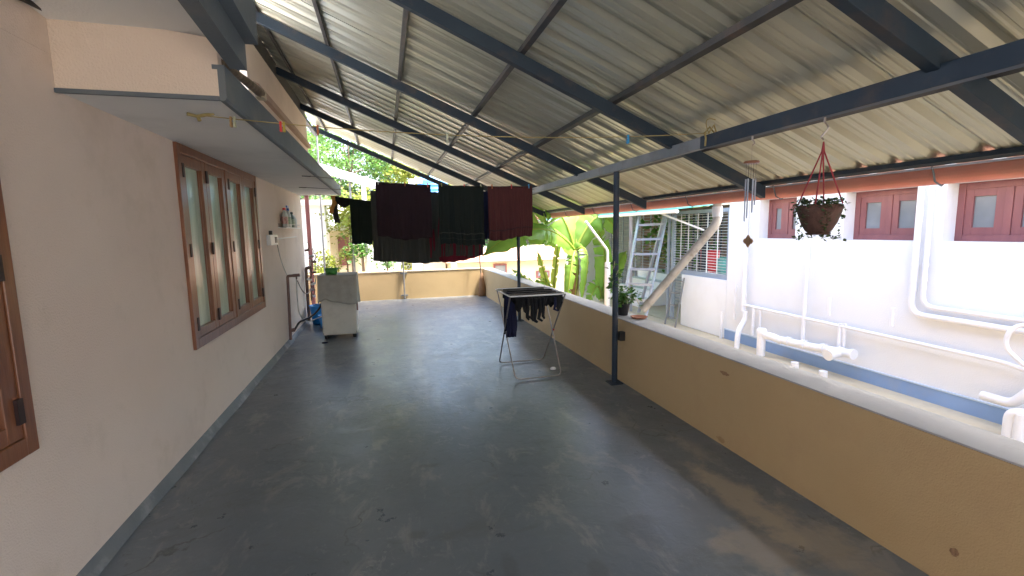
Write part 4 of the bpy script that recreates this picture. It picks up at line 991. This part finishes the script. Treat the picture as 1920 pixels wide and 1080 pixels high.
# ------------------------------------------------------------------ banana plants
def banana_leaf(m, base, mid, tip, w, rnd, fold=.35, tears=6, up=(0, 0, 1)):
    base, mid, tip = Vector(base), Vector(mid), Vector(tip)
    path = bez(base, mid, tip, 26); up = Vector(up)
    tear = sorted(rnd.uniform(.15, .95) for _ in range(tears))
    for sgn in (-1, 1):
        tear = sorted(rnd.uniform(.12, .96) for _ in range(tears)); prevt = 0
        segs = []
        cur = []
        for i in range(27):
            t = i / 26; d = (path[min(i + 1, 26)] - path[max(i - 1, 0)]).normalized()
            s_ = d.cross(up).normalized(); nn = s_.cross(d).normalized()
            ww = w * (math.sin(math.pi * min(1, (t * .93 + .05)) ** .8) ** .55) * (1 if t < .9 else max(.15, (1 - t) * 9))
            ww *= 1 + rnd.uniform(-.03, .03)
            row = [path[i] + s_ * sgn * ww * k * math.cos(fold * k) + nn * (-ww * k * math.sin(fold * k) + .02 * math.sin(i * 2.2) * k) for k in (0, .33, .66, 1.0)]
            cur.append(row)
            if any(prevt < q <= t for q in tear) and len(cur) > 1:
                segs.append(cur); row2 = [row[0]] + [q + d * .02 * k - nn * rnd.uniform(.0, .05) * k for k, q in enumerate(row[1:], 1)]; cur = [row2]
            prevt = t
        segs.append(cur)
        for sg in segs:
            if len(sg) < 2: continue
            vs = [q for r_ in sg for q in r_]; m.add(vs, [(i * 4 + j, (i + 1) * 4 + j, (i + 1) * 4 + j + 1, i * 4 + j + 1) for i in range(len(sg) - 1) for j in range(3)], True)
def banana(label, base, top, r, leaves, seed):
    rnd = random.Random(seed); o = thing('banana_plant', label, 'banana plant', base, 'banana plants beyond the parapet')
    b, t = Vector(base), Vector(top)
    MB().tube([b, b.lerp(t, .5) + Vector((.03, 0, 0)), t], [r, r * .8, r * .5], 14).build('trunk', 'banana_stem', o)
    for (pm, pt_, w, mt, fold, up) in leaves:
        m = MB(); banana_leaf(m, t, pm, pt_, w, rnd, fold, rnd.randint(2, 5), up); lf = m.build('leaf', mt, o, fixn=False)
        MB().tube(bez(t, pm, pt_, 14), [.028 * (1 - i / 15) + .004 for i in range(15)], 8).build('midrib', 'banana_y', lf)
    return o
def B(u, v, y): return W(u, v, 'Y', y)
top1 = B(1078, 470, 9.6)
V = Vector
banana('large banana plant with broad arching leaves just past the far post', (top1.x + .05, 9.7, -3.2), top1, .13, [
    (B(1000, 385, 9.2), B(905, 480, 8.9), .40, 'banana', .3, (0, -.55, .8)),
    (B(1045, 330, 9.8), B(975, 428, 9.9), .42, 'banana', .25, (0, -.8, .5)),
    (B(1092, 350, 9.9), B(1110, 395, 10.4), .36, 'banana', .3, (0, -.8, .5)),
    (B(1130, 350, 9.6), B(1160, 450, 9.5), .30, 'banana', .35, (0, -.8, .5)),
    (B(1120, 440, 9.3), B(1088, 575, 9.1), .19, 'banana', .5, (.6, -.75, .2)),
    (B(1030, 400, 9.0), B(950, 450, 8.6), .26, 'banana', .35, (0, -.75, .6)),
    (B(1072, 480, 9.2), B(1062, 575, 9.2), .15, 'banana', .5, (-.3, -.9, .1)),
    (B(1090, 500, 9.4), B(1072, 590, 9.3), .10, 'banana_dry', .8, (0, -1, .1)),
    (B(1065, 490, 9.5), B(1080, 585, 9.5), .09, 'banana_dry', .8, (0, -1, .1)),
], 4)
top2 = B(1035, 560, 9.9)
banana('young banana plant with yellowish upright leaves below the big leaves', (top2.x, 9.9, -3.2), top2, .09, [
    (B(1022, 520, 9.9), B(1008, 470, 9.9), .10, 'banana_y', .5, (0, -1, .2)),
    (B(1000, 530, 9.8), B(960, 505, 9.7), .12, 'banana', .5, (0, -.8, .5)),
    (B(1020, 500, 9.8), B(1000, 548, 9.7), .13, 'banana', .5, (0, -.8, .5)),
    (B(1045, 480, 10.0), B(1048, 440, 10.1), .09, 'banana_y', .5, (0, -1, .2)),
], 6)
top3 = B(1128, 560, 10.6)
banana('banana plant standing behind the white pipe stack', (top3.x, 10.6, -3.2), top3, .11, [
    (B(1150, 450, 10.4), B(1100, 400, 10.4), .26, 'banana', .3, (0, -.8, .5)),
    (B(1120, 500, 10.2), B(1100, 590, 10.0), .18, 'banana', .5, (.3, -.9, .2)),
    (B(1155, 500, 10.6), B(1175, 470, 11.0), .22, 'banana', .4, (0, -.8, .5)),
], 9)

# ------------------------------------------------------------------ far surroundings
def bld(label, x0, x1, y0, y1, z1, m='cream_house', roof=None, openings=(), over=.5, rh=1.6):
    o = thing('far_house', label, 'house', ((x0 + x1) / 2, y0, -3.2))
    MB().box(x0, x1, y0, y1, -3.2, z1).build('wall', m, o)
    if roof:
        ym = (y0 + y1) / 2
        nr = 7
        rf = MB()
        for k in range(nr):
            t0, t1 = k / nr, (k + 1) / nr
            for (ya_, yb2) in ((y0 - over, ym), (y1 + over, ym)):
                a_, b_ = ya_ + (yb2 - ya_) * t0, ya_ + (yb2 - ya_) * t1
                rf.add([(x0 - over, a_, z1 + rh * t0), (x1 + over, a_, z1 + rh * t0), (x1 + over, b_, z1 + rh * t1 - .02), (x0 - over, b_, z1 + rh * t1 - .02)], [(0, 1, 2, 3)])
        rf.build('roof', roof, o, solid=.05)
    else: MB().box(x0 - .3, x1 + .3, y0 - .3, y1 + .3, z1, z1 + .15).build('roof_slab', 'white_wall', o)
    for (a_, b_, c_, d_, mm, nm) in openings:
        w_ = MB().box(a_, b_, y0 - .06, y0 + .05, c_, d_).build(nm, mm, o)
        MB().box(a_ + .08, b_ - .08, y0 - .08, y0 - .061, c_ + .08, d_ - .08).build('panel', 'maroon_wood' if nm == 'door' else 'pane_grey', w_)
    return o
def rect(u0, u1, v0, v1, y):
    a, b = W(u0, v0, 'Y', y), W(u1, v1, 'Y', y); return (a.x, b.x, b.z, a.z)
Y1 = 17.0
d_ = rect(633, 657, 443, 497, Y1); w1 = rect(930, 952, 478, 500, 20)
bld('cream annexe with a brown door behind the far parapet', W(607, 450, 'Y', Y1).x, W(690, 450, 'Y', Y1).x, Y1, 22, W(640, 432, 'Y', Y1).z, 'cream_house', None, [(*d_, 'maroon_wood', 'door')])
bld('white two storey house behind the wire mesh', -8.5, W(612, 450, 'Y', 16).x, 16, 24, W(600, 385, 'Y', 16).z, 'white_wall', None, [(-4.0, -3.2, .6, 1.9, 'maroon_wood', 'window')])
bld('low cream house with clay tile roof behind the banana plants', 3.0, 13, 21, 28, W(1000, 487, 'Y', 21).z, 'cream_house', 'tile', [(*rect(925, 950, 495, 520, 21), 'maroon_wood', 'window'), (*rect(1005, 1030, 508, 520, 21), 'maroon_wood', 'window')], rh=.5)
bld('pale house glimpsed under the hanging laundry', -1.3, 2.9, 24, 30, W(760, 478, 'Y', 24).z, 'white_wall', 'tile', [(*rect(840, 880, 488, 515, 24), 'maroon_wood', 'window')])
# shed roof edge with slim posts, beyond the far parapet
sr = thing('shed_roof', 'pale sloping shed roof edge on slim posts beyond the far parapet', 'shed', (-.5, 14.5, -3.2))
a_, b_ = W(603, 320, 'Y', 14.5), W(740, 362, 'Y', 14.5)
d = (b_ - a_)
a_ = a_ - d * .8; b_ = b_ + d * .2
MB().hexa([a_ + V((0, 0, -.05)), b_ + V((0, 0, -.05)), b_ + V((0, 1.6, .25)), a_ + V((0, 1.6, .25)), a_ + V((0, 0, .05)), b_ + V((0, 0, .05)), b_ + V((0, 1.6, .35)), a_ + V((0, 1.6, .35))]).build('roof_sheet', 'white_wall', sr)
for (u, r, mm) in ((655, .03, 'steel_light'), (681, .07, 'white_wall')):
    q = W(u, 338, 'Y', 14.52); MB().tube([(q.x, 14.62, -3.2), (q.x, 14.62, q.z - .03)], r, 10).build('post', mm, sr)
# tank and white pillar
tk = thing('water_tank', 'blue ribbed water tank on a raised platform behind the laundry', 'water tank', W(812, 362, 'Y', 20))
tc = W(812, 366, 'Y', 20)
prof = [(0, 0)] + sum([[(.62, .02 + k * .16), (.66, .05 + k * .16), (.66, .11 + k * .16), (.62, .14 + k * .16)] for k in range(6)], []) + [(.5, 1.08), (.25, 1.15), (0, 1.16)]
MB().lathe(tc + V((0, 0, -.35)), prof, 26).build('tank_body', 'tank', tk)
MB().box(tc.x - .8, tc.x + .8, 19.3, 20.8, tc.z - .5, tc.z - .36).build('platform', 'white_wall', tk)
for sx in (-.7, .7): MB().box(tc.x + sx - .1, tc.x + sx + .1, 19.4, 19.6, -3.2, tc.z - .5).build('pillar', 'white_wall', tk)
pl = thing('white_pillar', 'white concrete pillar beside the blue water tank', 'pillar', W(772, 350, 'Y', 19))
q = W(772, 336, 'Y', 19); MB().box(q.x - .12, q.x + .12, 18.9, 19.1, -3.2, q.z).build('shaft', 'white_wall', pl)
MB().box(q.x - .05, q.x + .42, 19.12, 19.3, q.z - .12, q.z - .02).build('arm', 'white_wall', pl)
for (u, y) in ((697, 15.5), (716, 15.5), (745, 16)):
    q = W(u, 485, 'Y', y)
    tag(MB().box(q.x - .10, q.x + .10, y, y + .2, -3.2, q.z + .35).build('garden_pillar', 'white_wall'), {697: 'white gate pillar just left of the grey sheet', 716: 'white gate pillar below the grey sheet', 745: 'white gate pillar beside the thin line post'}[u], 'pillar')

def tree(label, x, y, zb, h, cr, n, m, seed, name='tree', size=.16, flat=.8, trunk=.16):
    rnd = random.Random(seed); o = thing(name, label, 'tree', (x, y, zb))
    tr = MB(); tr.tube([(x, y, zb), (x + .1, y, zb + h * .3), (x - .05, y + .1, zb + h * .6), (x, y, zb + h * .9)], [trunk, trunk * .8, trunk * .5, trunk * .15], 9)
    pts = []; C_ = V((x, y, zb + h * .68))
    for i in range(46):
        d = V((rnd.gauss(0, 1), rnd.gauss(0, 1), rnd.gauss(0, 1))).normalized() * (rnd.random() ** .4)
        c = C_ + V((d.x * cr, d.y * cr, d.z * h * .36)); k = zb + h * rnd.uniform(.3, .7)
        if i % 3 == 0: tr.tube(bez((x, y, k), (x + (c.x - x) * .3, y + (c.y - y) * .3, c.z), c, 5), [trunk * .3 * (1 - j / 7) for j in range(6)], 6)
        rr = cr * rnd.uniform(.16, .34)
        for _ in range(n // 46): 
            q = V((rnd.gauss(0, .55), rnd.gauss(0, .55), rnd.gauss(0, .42))); pts.append(c + q * rr)
    tr.build('trunk', 'bark', o)
    mm = MB(); leaf_quads(mm, pts, size, rnd, flat); mm.build('crown', m, o, fixn=False)
trees = [('bushy green tree nearest behind the sunshade end', -3.6, 20, 9.5, 2.6, 'tree', .17), ('tall bright green tree left of the sky gap', -1.6, 26, 12.0, 2.9, 'tree', .2),
         ('yellow-green feathery tree by the white pillar', 1.3, 24, 9.2, 1.9, 'tree_y', .2), ('blue-green tree in the middle of the gap under the roof', .2, 31, 12.5, 2.6, 'tree_b', .22),
         ('dark green tree far left behind the white house', -6.5, 27, 13, 3.2, 'tree', .2), ('broad tree behind the blue water tank', 4.3, 34, 11, 3.6, 'tree', .22),
         ('green tree standing beyond the tiled house', 8.5, 33, 10.5, 3.8, 'tree_b', .22), ('large green tree beyond the porch roof', 14.5, 30, 11, 4.2, 'tree', .22),
         ('leafy tree behind the grilled porch', 12.0, 19, 8.0, 2.8, 'tree', .17), ('small tree low behind the wire mesh', -1.95, 14.8, 4.5, .8, 'tree_y', .10)]
for i, (l, x, y, h, cr, mt_, sz_) in enumerate(trees): tree(l, x, y, -3.2, h, cr, 7200 if h > 8 else 3200, mt_, 40 + i, size=sz_)
# papaya-like plant and shrubs seen over the far parapet
def shrub(label, u, v, y, r, n, m, seed, size=.09, name='shrub'):
    rnd = random.Random(seed); c = W(u, v, 'Y', y); o = thing(name, label, 'shrub', (c.x, y, -3.2))
    MB().tube([(c.x, y, -3.2), (c.x + .05, y, (c.z - 3.2) / 2), (c.x, y, c.z)], [.05, .04, .02], 8).build('stem', 'bark', o)
    pts = [c + V((rnd.gauss(0, .5), rnd.gauss(0, .5), rnd.gauss(0, .4))) * r for _ in range(n)]
    mm = MB(); leaf_quads(mm, pts, size, rnd, .5); mm.build('leaves', m, o, fixn=False)
shrub('papaya plant with drooping leaves in front of the cream annexe', 680, 470, 14.6, .38, 260, 'leaf', 1, .14)
shrub('yellow-green shrub in front of the brown door', 650, 478, 15.2, .28, 220, 'tree_y', 2, .1)
shrub('low green shrub under the edge of the grey sheet', 726, 492, 14.8, .3, 220, 'leaf', 3, .1)
shrub('bright green shrub behind the orange cloth strip', 655, 415, 16.2, .8, 900, 'tree_y', 4, .13)
shrub('bright green shrub under the shed roof edge', 672, 388, 16.8, .8, 900, 'tree_y', 5, .13)
shrub('green shrub low beside the black-green towel', 683, 440, 15.8, .5, 400, 'tree', 6, .12)
shrub('leafy plant growing inside the grilled porch', 1285, 440, 8.9, .75, 700, 'leaf', 7, .15)
shrub('yellowish leafy plant behind the stepladder', 1262, 455, 10.2, .6, 420, 'tree_y', 8, .14)
